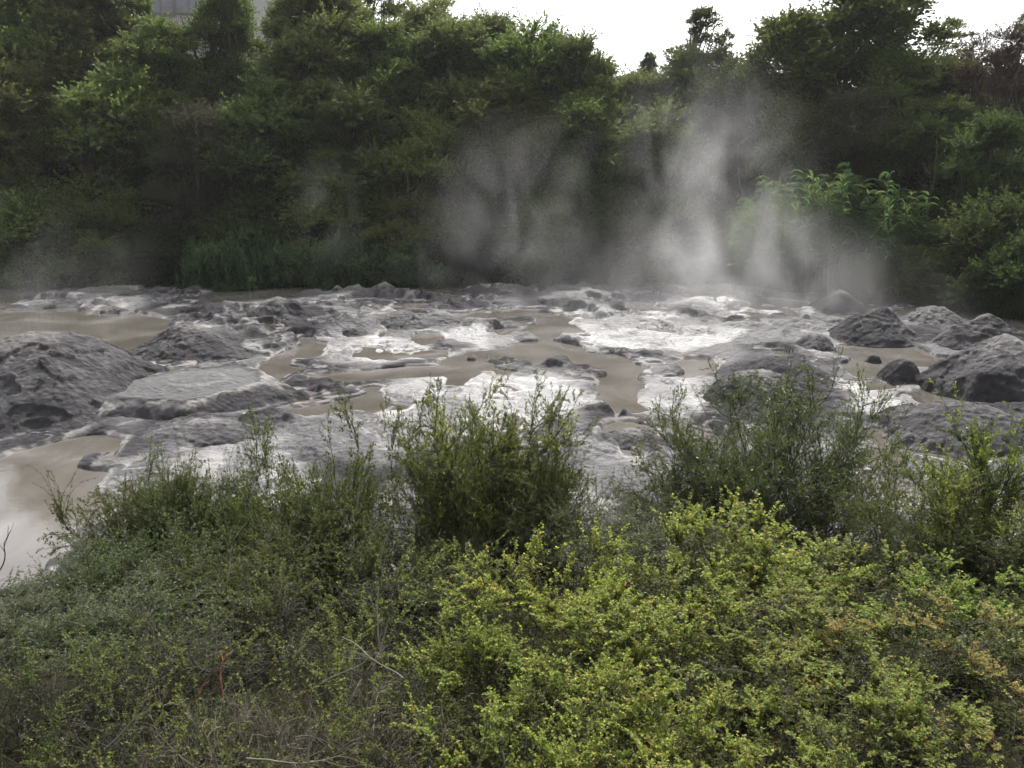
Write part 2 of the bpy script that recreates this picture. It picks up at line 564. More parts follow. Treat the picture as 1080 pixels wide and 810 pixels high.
# ------------------------------------------------------------------ mud mounds
def mound(label, px, py_base, py_top, half_px, depth, seed, shape='cone', bumps=(), rot=0.0, wetv=0.06, step=0.032, rough=1.0, top_at=0.0):
    yc = gp(px, py_base)[1]
    xc = xat(px, yc, 0)
    hw = half_px / FOC * (yc * CP + CAMZ * SP)
    hh = zat(py_top, yc + top_at * depth)
    ex, ey = hw * 1.25, depth * 1.25
    nx, ny = int(2 * ex / step) + 2, int(2 * ey / step) + 2
    U, V = np.meshgrid(np.linspace(-ex, ex, nx), np.linspace(-ey, ey, ny))
    u, v = U.ravel(), V.ravel()
    ang = np.arctan2(v / depth, u / hw)
    n1 = fbm(u / (hw * 0.5) + seed, v / (depth * 0.5) - seed, 4, seed)
    n2 = 1 - np.abs(2 * fbm(u / 0.42 + 3 * n1, v / 0.46, 4, seed + 9) - 1)
    n3 = fbm(u / 0.15, v / 0.15, 3, seed + 19, .65)
    q = np.hypot(u / hw, (v - 0.0) / depth) * (1 + 0.6 * (n1 - 0.5) + 0.05 * np.sin(ang * 5 + seed))
    if shape == 'flat':
        p = 1 - ss(0.55, 1.02, q)
        p = p * (0.86 + 0.14 * (1 - ss(0.1, 0.5, q)))
        lip = np.exp(-((q - 0.60) / 0.05) ** 2)
        p = p + 0.05 * lip
    elif shape == 'pot':
        p = (1 - ss(0.15, 1.05, q)) - 0.4 * (1 - ss(0.12, 0.34, q))
    elif shape == 'hill':
        p = 1 - .5 * ss(.0, 1.08, q) - .5 * np.clip(q, 0, 1.5) ** 1.3
    elif shape == 'dome':
        p = np.clip(1 - q ** 2.1, -0.4, 1)
    else:
        p = np.where(q < 1, 0.62 * (1 - q) ** 1.15 + 0.38 * (1 - ss(0, 1, q)), -(q - 1) * 0.9)
    for bx, by, br, bh in bumps:
        d = np.hypot((u / hw - bx), (v / depth - by)) / br
        p = p + bh * np.exp(-d * d * 1.6)
    amp = rough * (0.075 if shape != 'flat' else 0.025)
    fl = q * 4.2 + 4.5 * n1
    fold = (fl - np.floor(fl)) ** 2
    p = p + (0.034 if shape in ('hill', 'dome') else 0.0) * (fold - .33) * ss(1.0, .8, q) * ss(.05, .25, q)
    z = -0.2 + (hh + 0.2) * p + ss(1.15, 0.8, q) * (amp * (n2 - 0.6) + 0.85 * amp * (n3 - 0.5) + amp * 0.8 * (n1 - 0.5))
    z = np.where(q > 1.02, z - (q - 1.02) * 1.5, z)
    keep = z > -0.6
    z = np.maximum(z, -0.6)
    me = quad_mesh('mud_mound', np.stack([u, v, z], -1), grid_faces(nx, ny), True)
    wet = np.clip(wetv + 0.5 * ss(0.45, 0.7, fbm(u / 0.9, v / 0.9, 3, seed + 5)) * (0.3 if shape != 'flat' else 1.0), 0, 1)
    if shape == 'flat':
        wet = np.maximum(wet * 0.6, 0.45 * (1 - ss(0.5, 0.62, q)))
        pale = np.exp(-((q - 0.66 + 0.10 * (n2 - 0.5) + .25 * (n1 - .5)) / 0.035) ** 2) * 0.8 * ss(.3, .5, n2) + np.exp(-((q - 0.24 + .2 * (n1 - .5)) / 0.03) ** 2) * 0.35 * ss(.35, .6, n1)
    else:
        pale = 0.25 * ss(0.84, 0.94, n2) * ss(0.8, 0.2, q) + 0.45 * ss(0.35, 0.05, q) * ss(0.45, 0.6, n1)
    pale = np.maximum(pale, np.exp(-((z - 0.06) / 0.025) ** 2) * 0.5 * ss(0.4, 0.6, fbm(u / .5, v / .5, 3, seed + 31)))
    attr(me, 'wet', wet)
    attr(me, 'pale', pale)
    attr(me, 'soil', 0 * u)
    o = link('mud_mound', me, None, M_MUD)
    o.location = (xc, yc, 0)
    o.rotation_euler = (0, 0, rot)
    tag(o, label, 'mud mound', 'grey mud mounds in the hot pools')
    return o


mound('large dark grey mud mound with broad crusted slope beside the brown pool', 40, 420, 350, 160, 4.6, 3, 'hill', bumps=((-.5, -.45, .45, .14), (.35, -.3, .35, .10), (.3, .2, .3, .12)), top_at=0.1, rough=1.05)
mound('low flat topped mud mound with pale ringed crust beside the large mound', 212, 421, 386, 116, 3.2, 11, 'flat', wetv=0.1, top_at=0.5)
mound('low mud mound in shade below the flat ringed mound, partly behind bushes', 215, 462, 440, 95, 1.6, 117, 'dome', wetv=.2, top_at=0.2)
mound('low rugged mud ridge at the edge of the brown far pool', 208, 371, 346, 84, 2.6, 27, 'hill', bumps=((-.25, 0, .3, .2), (.4, .1, .3, .1)))
mound('pale topped mud ridge in the middle of the mud field', 292, 339, 313, 52, 2.0, 41, bumps=((.4, 0, .25, .25),))
mound('small dark mud bump between the pale flats', 372, 354, 345, 20, 0.9, 47, 'dome')
mound('wide low mud ridge with steam at the far edge of the field', 405, 312, 297, 34, 2.2, 51)
mound('small pale mud hump at the far shore below the ferns', 356, 312, 301, 18, 1.4, 53)
mound('broad mud pot cone with dished top and stick in it', 442, 341, 327, 66, 2.4, 57, 'pot', wetv=.3)
mound('pointed mud hump standing in brown water behind the steam', 885, 327, 306, 38, 1.6, 61, 'hill')
mound('twin peaked mud mound between the two brown pools', 918, 357, 328, 66, 2.2, 63, 'hill', bumps=((.25, 0, .22, .25), (-.5, 0, .25, .1)))
mound('rounded mud mound with shiny grey top at the far water', 982, 342, 322, 46, 1.9, 67, 'hill', wetv=.3)
mound('tall mud mound with pale blunt top behind the biggest rounded one', 1036, 367, 336, 74, 2.2, 71, 'hill', bumps=((-.5, -.1, .25, .2), (.05, 0, .2, .15)))
mound('big rounded mud mound at the edge of the frame with pale crest', 1058, 412, 364, 84, 2.5, 73, 'dome', bumps=((0, .1, .3, .15),), rough=1.2)
mound('small dark blocky mud lump on the near rim of the brown pool', 950, 402, 379, 24, .9, 79, 'dome', rough=.9)
mound('little round mud pot with open top standing in the brown pool', 921, 382, 374, 12, .42, 83, 'pot', step=.02, rough=.15)
mound('long dark heap of mud behind the yellow tipped plant', 1015, 462, 428, 86, 2.2, 89, 'dome', wetv=.1)
mound('rough dark mud heap showing behind the tall manuka bush', 800, 428, 392, 64, 1.9, 93, 'dome', wetv=.1, bumps=((-.5, 0, .3, .1),))
mound('small dark mud lump beside the steaming flat', 860, 370, 353, 26, 1.1, 97, 'dome', wetv=.1)
mound('dark mud bank below the central flat, between two bushes', 668, 466, 452, 60, 1.0, 101, 'hill', wetv=.15, rough=.6)

# ------------------------------------------------------------------ plant building
def nrm(v):
    return v / (np.linalg.norm(v, axis=-1, keepdims=True) + 1e-9)


def paths(rng, P0, D0, Ln, n=5, wig=0.15, trop=0.0, trop_end=None):
    """N bending paths: pts (N,n+1,3); trop > 0 bends up, < 0 droops"""
    pts = [P0]
    d = nrm(D0)
    st = (Ln / n)[:, None]
    for k in range(n):
        f = k / max(1, n - 1)
        t = trop if trop_end is None else trop * (1 - f) + trop_end * f
        d = d + wig * rng.normal(size=d.shape)
        d[:, 2] += t
        d = nrm(d)
        pts.append(pts[-1] + d * st)
    return np.stack(pts, 1)


def tubes(pts, r0, r1, sides=4):
    Np, n, _ = pts.shape
    tan = np.gradient(pts, axis=1)
    tan = nrm(tan)
    ref = np.where(np.abs(tan[..., 2:3]) > 0.85, np.array([1.0, 0, 0]), np.array([0, 0, 1.0]))
    a = nrm(np.cross(tan, ref))
    b = np.cross(tan, a)
    f = np.linspace(0, 1, n)[None, :]
    r = (np.asarray(r0).reshape(-1, 1) * (1 - f) + np.asarray(r1).reshape(-1, 1) * f)[..., None]
    rings = []
    for s in range(sides):
        th = 2 * PI * s / sides
        rings.append(pts + r * (a * math.cos(th) + b * math.sin(th)))
    V = np.stack(rings, 2).reshape(-1, 3)
    base = (np.arange(Np)[:, None, None] * n + np.arange(n - 1)[None, :, None]) * sides
    s = np.arange(sides)[None, None, :]
    s2 = (s + 1) % sides
    F = np.stack([base + s, base + s2, base + sides + s2, base + sides + s], -1).reshape(-1, 4)
    return V, F


def along(pts, idx, t):
    n = pts.shape[1] - 1
    k = np.clip((t * n).astype(int), 0, n - 1)
    f = (t * n - k)[:, None]
    a, b = pts[idx, k], pts[idx, k + 1]
    return a * (1 - f) + b * f, nrm(b - a)


def turn(rng, tan, ang, sd):
    """directions at an angle to tan, around it at random"""
    n = len(tan)
    r = rng.normal(size=(n, 3))
    r = nrm(r - (r * tan).sum(1, keepdims=True) * tan)
    a = (ang + sd * rng.normal(size=n))[:, None]
    return nrm(tan * np.cos(a) + r * np.sin(a))


def spawn(rng, pts, k, t0, t1, ang, sd=0.2):
    idx = np.repeat(np.arange(len(pts)), k)
    t = t0 + (t1 - t0) * rng.random(len(idx))
    p, tan = along(pts, idx, t)
    return idx, t, p, turn(rng, tan, ang, sd)


def leaves(rng, p, d, ln, wd, flat=0.0):
    """one folded diamond per leaf"""
    n = len(p)
    r = rng.normal(size=(n, 3))
    r[:, 2] += flat
    side = nrm(np.cross(d, r))
    up = np.cross(side, d)
    ln, wd = ln[:, None], wd[:, None]
    mid = p + d * ln * 0.5 + up * wd * 0.12
    V = np.stack([p, mid + side * wd * 0.5, p + d * ln - up * ln * 0.08, mid - side * wd * 0.5], 1).reshape(-1, 3)
    return V, np.arange(n * 4).reshape(-1, 4)


def straps(rng, pts, wd):
    """long leaves along paths, (N,n+1,3)"""
    Np, n, _ = pts.shape
    tan = nrm(np.gradient(pts, axis=1))
    ref = nrm(rng.normal(size=(Np, 1, 3)) * 0.5 + np.array([0, 0, 1.0]))
    side = nrm(np.cross(tan, ref))
    f = np.linspace(0, 1, n)
    w = (np.sin(PI * np.clip(f * 0.88 + 0.1, 0, 1)) ** 0.8)[None, :, None] * np.asarray(wd).reshape(-1, 1, 1) * 0.5
    w[:, -1] *= 0.1
    V = np.stack([pts - side * w, pts + side * w], 2).reshape(-1, 3)
    base = (np.arange(Np)[:, None] * n + np.arange(n - 1)[None, :]) * 2
    F = np.stack([base, base + 1, base + 3, base + 2], -1).reshape(-1, 4)
    return V, F


def join(parts):
    Vs, Fs, o = [], [], 0
    for V, F in parts:
        Vs.append(V)
        Fs.append(F + o)
        o += len(V)
    return np.concatenate(Vs), np.concatenate(Fs)


class Proto:
    """meshes of one kind of plant: wood and foliage, with the size they were grown at"""
    def __init__(self, wood, fol, m_wood, m_leaf, wname='trunk', fname='crown'):
        self.wname, self.fname = wname, fname
        V, F = join(wood)
        self.mw = quad_mesh(wname, V, F, True)
        self.mw.materials.append(m_wood)
        V2, F2 = join(fol)
        self.mf = quad_mesh(fname, V2, F2, False)
        self.mf.materials.append(m_leaf)
        self.h = float(np.quantile(V2[:, 2], 0.998))
        self.w = float(np.quantile(np.abs(V2[:, :2]), 0.985)) * 2

    def place(self, name, x, y, z, sxy, sz, rz, label, cat, group=None):
        t = empty(name, (x, y, z))
        t.rotation_euler = (0, 0, rz)
        t.scale = (sxy, sxy, sz)
        link(self.wname, self.mw, t)
        link(self.fname, self.mf, t)
        return tag(t, label, cat, group)


G = lambda *c: c
M_KAN = leaf_mat('kanuka_leaf', [(0, G(.050, .080, .026)), (.5, G(.105, .148, .045)), (1, G(.185, .235, .072))], .38, .55, .2)
M_KAN2 = leaf_mat('olive_leaf', [(0, G(.054, .074, .028)), (.5, G(.112, .140, .048)), (1, G(.185, .21, .076))], .38, .55, .2)
M_GREY = leaf_mat('grey_brown_leaf', [(0, G(.042, .046, .028)), (.5, G(.080, .084, .052)), (1, G(.125, .125, .078))], .3, .7, .1)
M_BROAD = leaf_mat('broad_leaf', [(0, G(.038, .058, .018)), (.5, G(.072, .102, .029)), (1, G(.125, .165, .044))], .42, .5, .25)
M_DARK = leaf_mat('dark_leaf', [(0, G(.026, .042, .016)), (.5, G(.055, .080, .026)), (1, G(.095, .125, .040))], .4, .6, .15)
M_REED = leaf_mat('cane_leaf', [(0, G(.052, .095, .036)), (.5, G(.082, .135, .048)), (.85, G(.115, .172, .062)), (.95, G(.20, .22, .08)), (1, G(.16, .12, .06))], .4, .75, .05)
M_FERN = leaf_mat('fern_leaf', [(0, G(.030, .060, .024)), (.6, G(.058, .105, .042)), (1, G(.10, .15, .058))], .4)
M_BROWN = leaf_mat('withered_leaf', [(0, G(.04, .028, .022)), (.6, G(.075, .05, .038)), (1, G(.11, .075, .05))], .25, .7, .1)
M_YEL = leaf_mat('yellow_green_leaf', [(0, G(.105, .155, .033)), (.45, G(.185, .258, .062)), (.8, G(.29, .33, .10)), (.95, G(.32, .29, .11)), (1, G(.30, .17, .07))], .56, .55, .2, .12)  # shoot leaves, sunlit highlight brightness included in the colour
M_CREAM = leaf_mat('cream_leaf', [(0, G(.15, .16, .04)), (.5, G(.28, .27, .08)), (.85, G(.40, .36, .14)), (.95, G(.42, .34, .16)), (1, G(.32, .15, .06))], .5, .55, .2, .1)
M_YELSHADE = leaf_mat('shaded_small_leaf', [(0, G(.034, .050, .012)), (.5, G(.066, .086, .020)), (1, G(.12, .135, .034))], .45, .55, .2, .12)  # inner leaves, darkened in colour for the shade between tufts
M_WIRYSHADE = leaf_mat('shaded_wiry_leaf', [(0, G(.020, .028, .010)), (.5, G(.038, .050, .016)), (1, G(.075, .088, .028))], .4, .55, .2, .15)  # inner and ground leaves, shade of the gaps put into a darker colour
M_WIRY = leaf_mat('wiry_leaf', [(0, G(.060, .092, .022)), (.5, G(.13, .172, .045)), (.9, G(.21, .24, .065)), (1, G(.17, .13, .06))], .4, .55, .2, .15)  # wiry shoot leaves, lit look painted as a brighter green
M_MAN = leaf_mat('manuka_leaf', [(0, G(.030, .050, .016)), (.5, G(.062, .088, .026)), (1, G(.125, .150, .045))], .45, .4, .4, .12)
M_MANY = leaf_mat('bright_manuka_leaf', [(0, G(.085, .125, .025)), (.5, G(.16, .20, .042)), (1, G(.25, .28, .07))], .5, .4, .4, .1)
M_SOFT = leaf_mat('soft_leaf', [(0, G(.040, .060, .020)), (.5, G(.075, .100, .034)), (1, G(.13, .15, .055))], .45, .45, .3, .12)
M_BARK = bark_mat('bark', (.035, .028, .022), (.085, .07, .055))
M_PALEBARK = bark_mat('pale_bark', (.16, .14, .115), (.32, .29, .25))
M_BOUGH = bark_mat('bough_bark', (.10, .09, .075), (.2, .18, .15))
M_TWIG = bark_mat('twig', (.022, .018, .013), (.05, .042, .031))
M_GREYTWIG = bark_mat('grey_twig', (.09, .075, .055), (.2, .175, .13))
M_RED = bark_mat('red_twig', (.16, .045, .025), (.28, .09, .05))
M_STALK = bark_mat('green_stalk', (.06, .075, .03), (.11, .12, .055))


def far_tree(seed, height, width, m_leaf, m_wood=M_BARK, n_sub=26, sub_r=1.25, shoots=110, per=13, leaf=(.19, .055), low=.25, droop=-.02,
             up=.55, trunks=2, spread=1.0, top_bias=0.0, shoot_t0=.25, squash=.55):
    """a tree or large shrub: stems, limbs and a crown of feathery sub-crowns"""
    rng = np.random.default_rng(seed)
    # sub-crowns in an egg-shaped, uneven crown
    th = rng.random(n_sub) * 2 * PI
    u = rng.random(n_sub)
    zf = low + (1 - low) * u ** (1 - top_bias)
    prof = np.sin(PI * np.clip((zf - low) / (1 - low) * .80 + .18, 0, 1)) ** .7
    rad = np.where(rng.random(n_sub) < .75, .62 + .38 * rng.random(n_sub), .6 * rng.random(n_sub))
    cx = np.cos(th) * prof * rad * (width / 2 - sub_r * .5)
    cy = np.sin(th) * prof * rad * (width / 2 - sub_r * .5)
    cz = zf * (height - sub_r * .75)
    C = np.stack([cx, cy, cz], 1)
    rs = sub_r * (.65 + .7 * rng.random(n_sub))
    # stems
    k = trunks
    a = rng.random(k) * 2 * PI
    P0 = np.stack([np.cos(a) * .2 * spread, np.sin(a) * .2 * spread, np.full(k, -.4)], 1)
    D0 = np.stack([np.cos(a) * .28 * spread, np.sin(a) * .28 * spread, np.ones(k)], 1)
    st = paths(rng, P0, D0, np.full(k, height * .85), 9, .07, .05)
    wood = [tubes(st, np.full(k, .02 * height + .02), np.full(k, .025), 6)]
    # limbs to every sub-crown
    idx = rng.integers(0, k, n_sub)
    t = np.clip(zf - .22 - .12 * rng.random(n_sub), .08, .95)
    p, _ = along(st, idx, t)
    mid = (p + C) / 2 + np.array([0, 0, -.25]) + .15 * rng.normal(size=p.shape)
    f = np.linspace(0, 1, 6)[None, :, None]
    limb = (1 - f) ** 2 * p[:, None] + 2 * f * (1 - f) * mid[:, None] + f ** 2 * C[:, None]
    wood.append(tubes(limb, np.full(n_sub, .055), np.full(n_sub, .018), 4))
    # shoots
    si = np.repeat(np.arange(n_sub), shoots)
    d = nrm(rng.normal(size=(len(si), 3)) * np.array([1, 1, squash]) + np.array([0, 0, up * .6]))
    away = nrm(C - np.array([0, 0, height * .45]))
    d = nrm(d + .45 * away[si])
    p0 = C[si] + d * (rs[si] * .35 * rng.random(len(si)))[:, None]
    ln = rs[si] * (.45 + .65 * rng.random(len(si)))
    sh = paths(rng, p0, d, ln, 4, .14, .10, droop)
    sel = rng.random(len(si)) < .35
    wood.append(tubes(sh[sel], np.full(sel.sum(), .012), np.full(sel.sum(), .004), 3))
    li, lt, lp, ld = spawn(rng, sh, per, shoot_t0, 1.0, .65, .25)
    size = (.7 + .6 * rng.random(len(li))) * (1.15 - .4 * lt)
    fol = [leaves(rng, lp, ld, leaf[0] * size, leaf[1] * size, .3)]
    return Proto(wood, fol, m_wood, m_leaf)


def cane(seed, height=4.6, m=M_REED, nl=70, ll=.74, lw=.07):
    rng = np.random.default_rng(seed)
    st = paths(rng, np.array([[0, 0, -.2]]), np.array([[.05, .05, 1.0]]), np.array([height]), 9, .035, .02)
    wood = [tubes(st, [.028], [.010], 5)]
    idx = np.zeros(nl, int)
    t = .36 + .64 * np.sort(rng.random(nl)) ** .75
    p, tan = along(st, idx, t)
    d = turn(rng, tan, .8, .25)
    pts = paths(rng, p, d, ll * (.6 + .55 * rng.random(nl)), 6, .06, -.10, -.42)
    fol = [straps(rng, pts, lw * (.75 + .5 * rng.random(nl)))]
    return Proto(wood, fol, M_STALK, m, 'stem', 'foliage')


def fern(seed, m=M_FERN):
    rng = np.random.default_rng(seed)
    n = 34
    a = rng.random(n) * 2 * PI
    P0 = np.stack([np.cos(a) * .1, np.sin(a) * .1, np.zeros(n)], 1)
    D0 = np.stack([np.cos(a), np.sin(a), .5 + 1.3 * rng.random(n)], 1)
    fr = paths(rng, P0, D0, 1.1 + .7 * rng.random(n), 7, .04, -.02, -.28)
    wood = [tubes(fr, np.full(n, .014), np.full(n, .004), 3)]
    idx, t, p, d = spawn(rng, fr, 44, .18, 1.0, 1.25, .1)
    ln = .30 * np.sin(PI * np.clip(t * .9 + .05, 0, 1)) + .06
    fol = [leaves(rng, p, d, ln, ln * .26, 1.5)]
    return Proto(wood, fol, M_STALK, m, 'stem', 'foliage')


def near_bush(seed, height, spread, m_leaf, stems=9, k1=9, k2=7, leaf=(.018, .005), per=26, lean=.35, trop=.05, tw=.35, wood=M_TWIG, br_len=.5,
              ang=.6, wig=.09, leaf_ang=.7, r0=.018, twig_r=.0022, t0=.25, t_leaf=.15, droop=None, wands=0, wand=(.18, .3), young_lit=None, wper=1.6, dome=0.0, fan=6):
    """shrub with real stems, branches, twigs and small leaves set along the twigs"""
    rng = np.random.default_rng(seed)
    a = rng.random(stems) * 2 * PI
    ln = lean * np.sqrt(rng.random(stems))
    P0 = np.stack([np.cos(a) * .12 * spread, np.sin(a) * .12 * spread, np.full(stems, -.15)], 1)
    D0 = np.stack([np.cos(a) * ln, np.sin(a) * ln, np.ones(stems)], 1)
    H = height * (.72 + .3 * rng.random(stems)) * (1 - dome * (ln / lean) ** 2)
    s1 = paths(rng, P0, D0, H, 10, wig, trop)
    w = [tubes(s1, np.full(stems, r0), np.full(stems, .003), 5)]
    i2, t2, p2, d2 = spawn(rng, s1, k1, t0, .97, ang, .2)
    l2 = height * br_len * (1.1 - .75 * t2) * (.6 + .7 * rng.random(len(i2)))
    s2 = paths(rng, p2, d2, l2, 6, wig * 1.1, trop * 1.2, droop)
    w.append(tubes(s2, np.full(len(i2), r0 * .38), np.full(len(i2), twig_r), 4))
    i3, t3, p3, d3 = spawn(rng, s2, k2, .15, .98, ang, .25)
    l3 = tw * (.5 + .7 * rng.random(len(i3))) * (1.15 - .5 * t3)
    s3 = paths(rng, p3, d3, l3, 5, wig * 1.2, trop, droop)
    w.append(tubes(s3, np.full(len(i3), twig_r), np.full(len(i3), twig_r * .5), 3))
    fol = []
    rows = [(s3, per), (s2[:, 3:], per // 2), (s1[:, 7:], per)]
    if wands:                                          # long new shoots that stand out of the crown
        nc = wands // fan                              # several shoots fan out from one place: tufts with gaps between
        wands = nc * fan
        top = np.argsort(-(s2[:, -1, 2] + .25 * height * rng.random(len(s2))))[:int(len(s2) * .7)]
        pick = np.repeat(rng.choice(top, nc), fan)
        pw, tw_ = along(s2, pick, np.repeat(.6 + .4 * rng.random(nc), fan))
        pw = pw + .03 * rng.normal(size=pw.shape)
        dw = nrm(tw_ + np.array([0, 0, .7]) + .5 * rng.normal(size=tw_.shape))
        sw = paths(rng, pw, dw, height * (wand[0] + wand[1] * rng.random(wands)), 9, .12, .06, -.10)
        w.append(tubes(sw, np.full(wands, twig_r * 1.3), np.full(wands, twig_r * .5), 4))
        rows.append((sw, int(per * wper)))
    for s, kk in rows:
        li, lt, lp, ld = spawn(rng, s, kk, t_leaf, 1.0, leaf_ang, .25)
        size = .65 + .7 * rng.random(len(li))
        fol.append(leaves(rng, lp, ld, leaf[0] * size, leaf[1] * size, .4))
    pr = Proto(w, fol, wood, m_leaf, 'stem', 'foliage')
    if young_lit and wands:                                # paler shoot leaves: new growth, with sunlit highlights painted into the colour
        pr.mf.materials.append(young_lit)
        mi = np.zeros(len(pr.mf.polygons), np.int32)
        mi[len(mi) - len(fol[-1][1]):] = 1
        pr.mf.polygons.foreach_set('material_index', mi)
    return pr


rng0 = np.random.default_rng(77)


def put_far(pr, name, px, py_top, yd, wpx, label, cat='tree', group=None, zmin=.75):
    """stand a plant on the ground so that it reaches a row of the photograph"""
    z0 = 0.0
    x = xat(px, yd, 3)
    z0 = ground_z(x, yd)
    top = zat(py_top, yd)
    x = xat(px, yd, (z0 + top) / 2)
    z0 = ground_z(x, yd) - .1
    wid = wpx / FOC * (yd * CP + 1)
    hgt = max(1.0, top - z0, .8 * wid * pr.h / pr.w if zmin else 0)
    z0 = top - hgt
    return pr.place(name, x, yd, z0, wid / pr.w, hgt / pr.h, rng0.random() * 2 * PI, label, cat, group)


K = [far_tree(1, 9, 6.0, M_KAN, n_sub=64, sub_r=1.15, shoots=95, low=.04, per=14, leaf=(.19, .078)), far_tree(2, 9, 6.0, M_KAN2, n_sub=66, sub_r=1.1, shoots=95, low=.04, per=14, leaf=(.19, .078)),
     far_tree(3, 8, 6.0, M_KAN, n_sub=72, sub_r=1.0, shoots=85, low=.03, per=14, leaf=(.18, .072)), far_tree(4, 7, 6.0, M_KAN2, n_sub=60, sub_r=1.1, shoots=95, low=.03, per=14, leaf=(.19, .078))]
GREYT = far_tree(5, 6, 5, M_GREY, n_sub=40, low=.05, leaf=(.15, .04), shoots=100)
B = [far_tree(6, 11, 8, M_BROAD, n_sub=85, sub_r=1.3, leaf=(.21, .13), per=11, shoots=80, up=.5, trunks=1, low=.08),
     far_tree(7, 9, 7, M_BROAD, n_sub=70, sub_r=1.2, leaf=(.18, .11), per=11, shoots=80, trunks=1, low=.06)]
DK = [far_tree(8, 7, 6, M_DARK, n_sub=54, sub_r=1.2, leaf=(.16, .065), low=.04), far_tree(9, 9, 5, M_DARK, n_sub=54, sub_r=1.0, leaf=(.17, .065), low=.05)]
SPARSE = far_tree(10, 10, 4.6, M_DARK, n_sub=72, sub_r=.55, shoots=30, per=8, leaf=(.16, .06), low=.3, trunks=3)
SPARSE2 = far_tree(14, 9, 4.2, M_KAN2, n_sub=64, sub_r=.6, shoots=30, per=9, leaf=(.16, .06), low=.3, trunks=2)
BROWN = far_tree(11, 10, 5, M_BROWN, n_sub=54, sub_r=.95, shoots=90, per=9, leaf=(.14, .035), low=.1, trunks=2, up=.7)
CONIF = far_tree(12, 8, 2.6, M_DARK, n_sub=80, sub_r=.5, shoots=40, per=10, leaf=(.17, .06), low=.1, trunks=1, spread=.1, top_bias=.15)
SH = [far_tree(15, 4, 4.4, M_KAN, n_sub=36, sub_r=.95, low=.0, leaf=(.16, .05), trunks=3), far_tree(16, 4, 4.4, M_KAN2, n_sub=36, sub_r=.95, low=.0, leaf=(.16, .05), trunks=3),
      far_tree(17, 4, 4.4, M_DARK, n_sub=38, sub_r=.95, low=.0, leaf=(.15, .06), trunks=3)]
CANES = [cane(20), cane(21, 4.2), cane(22, 5.0, nl=72)]
FERNS = [fern(25), fern(26)]

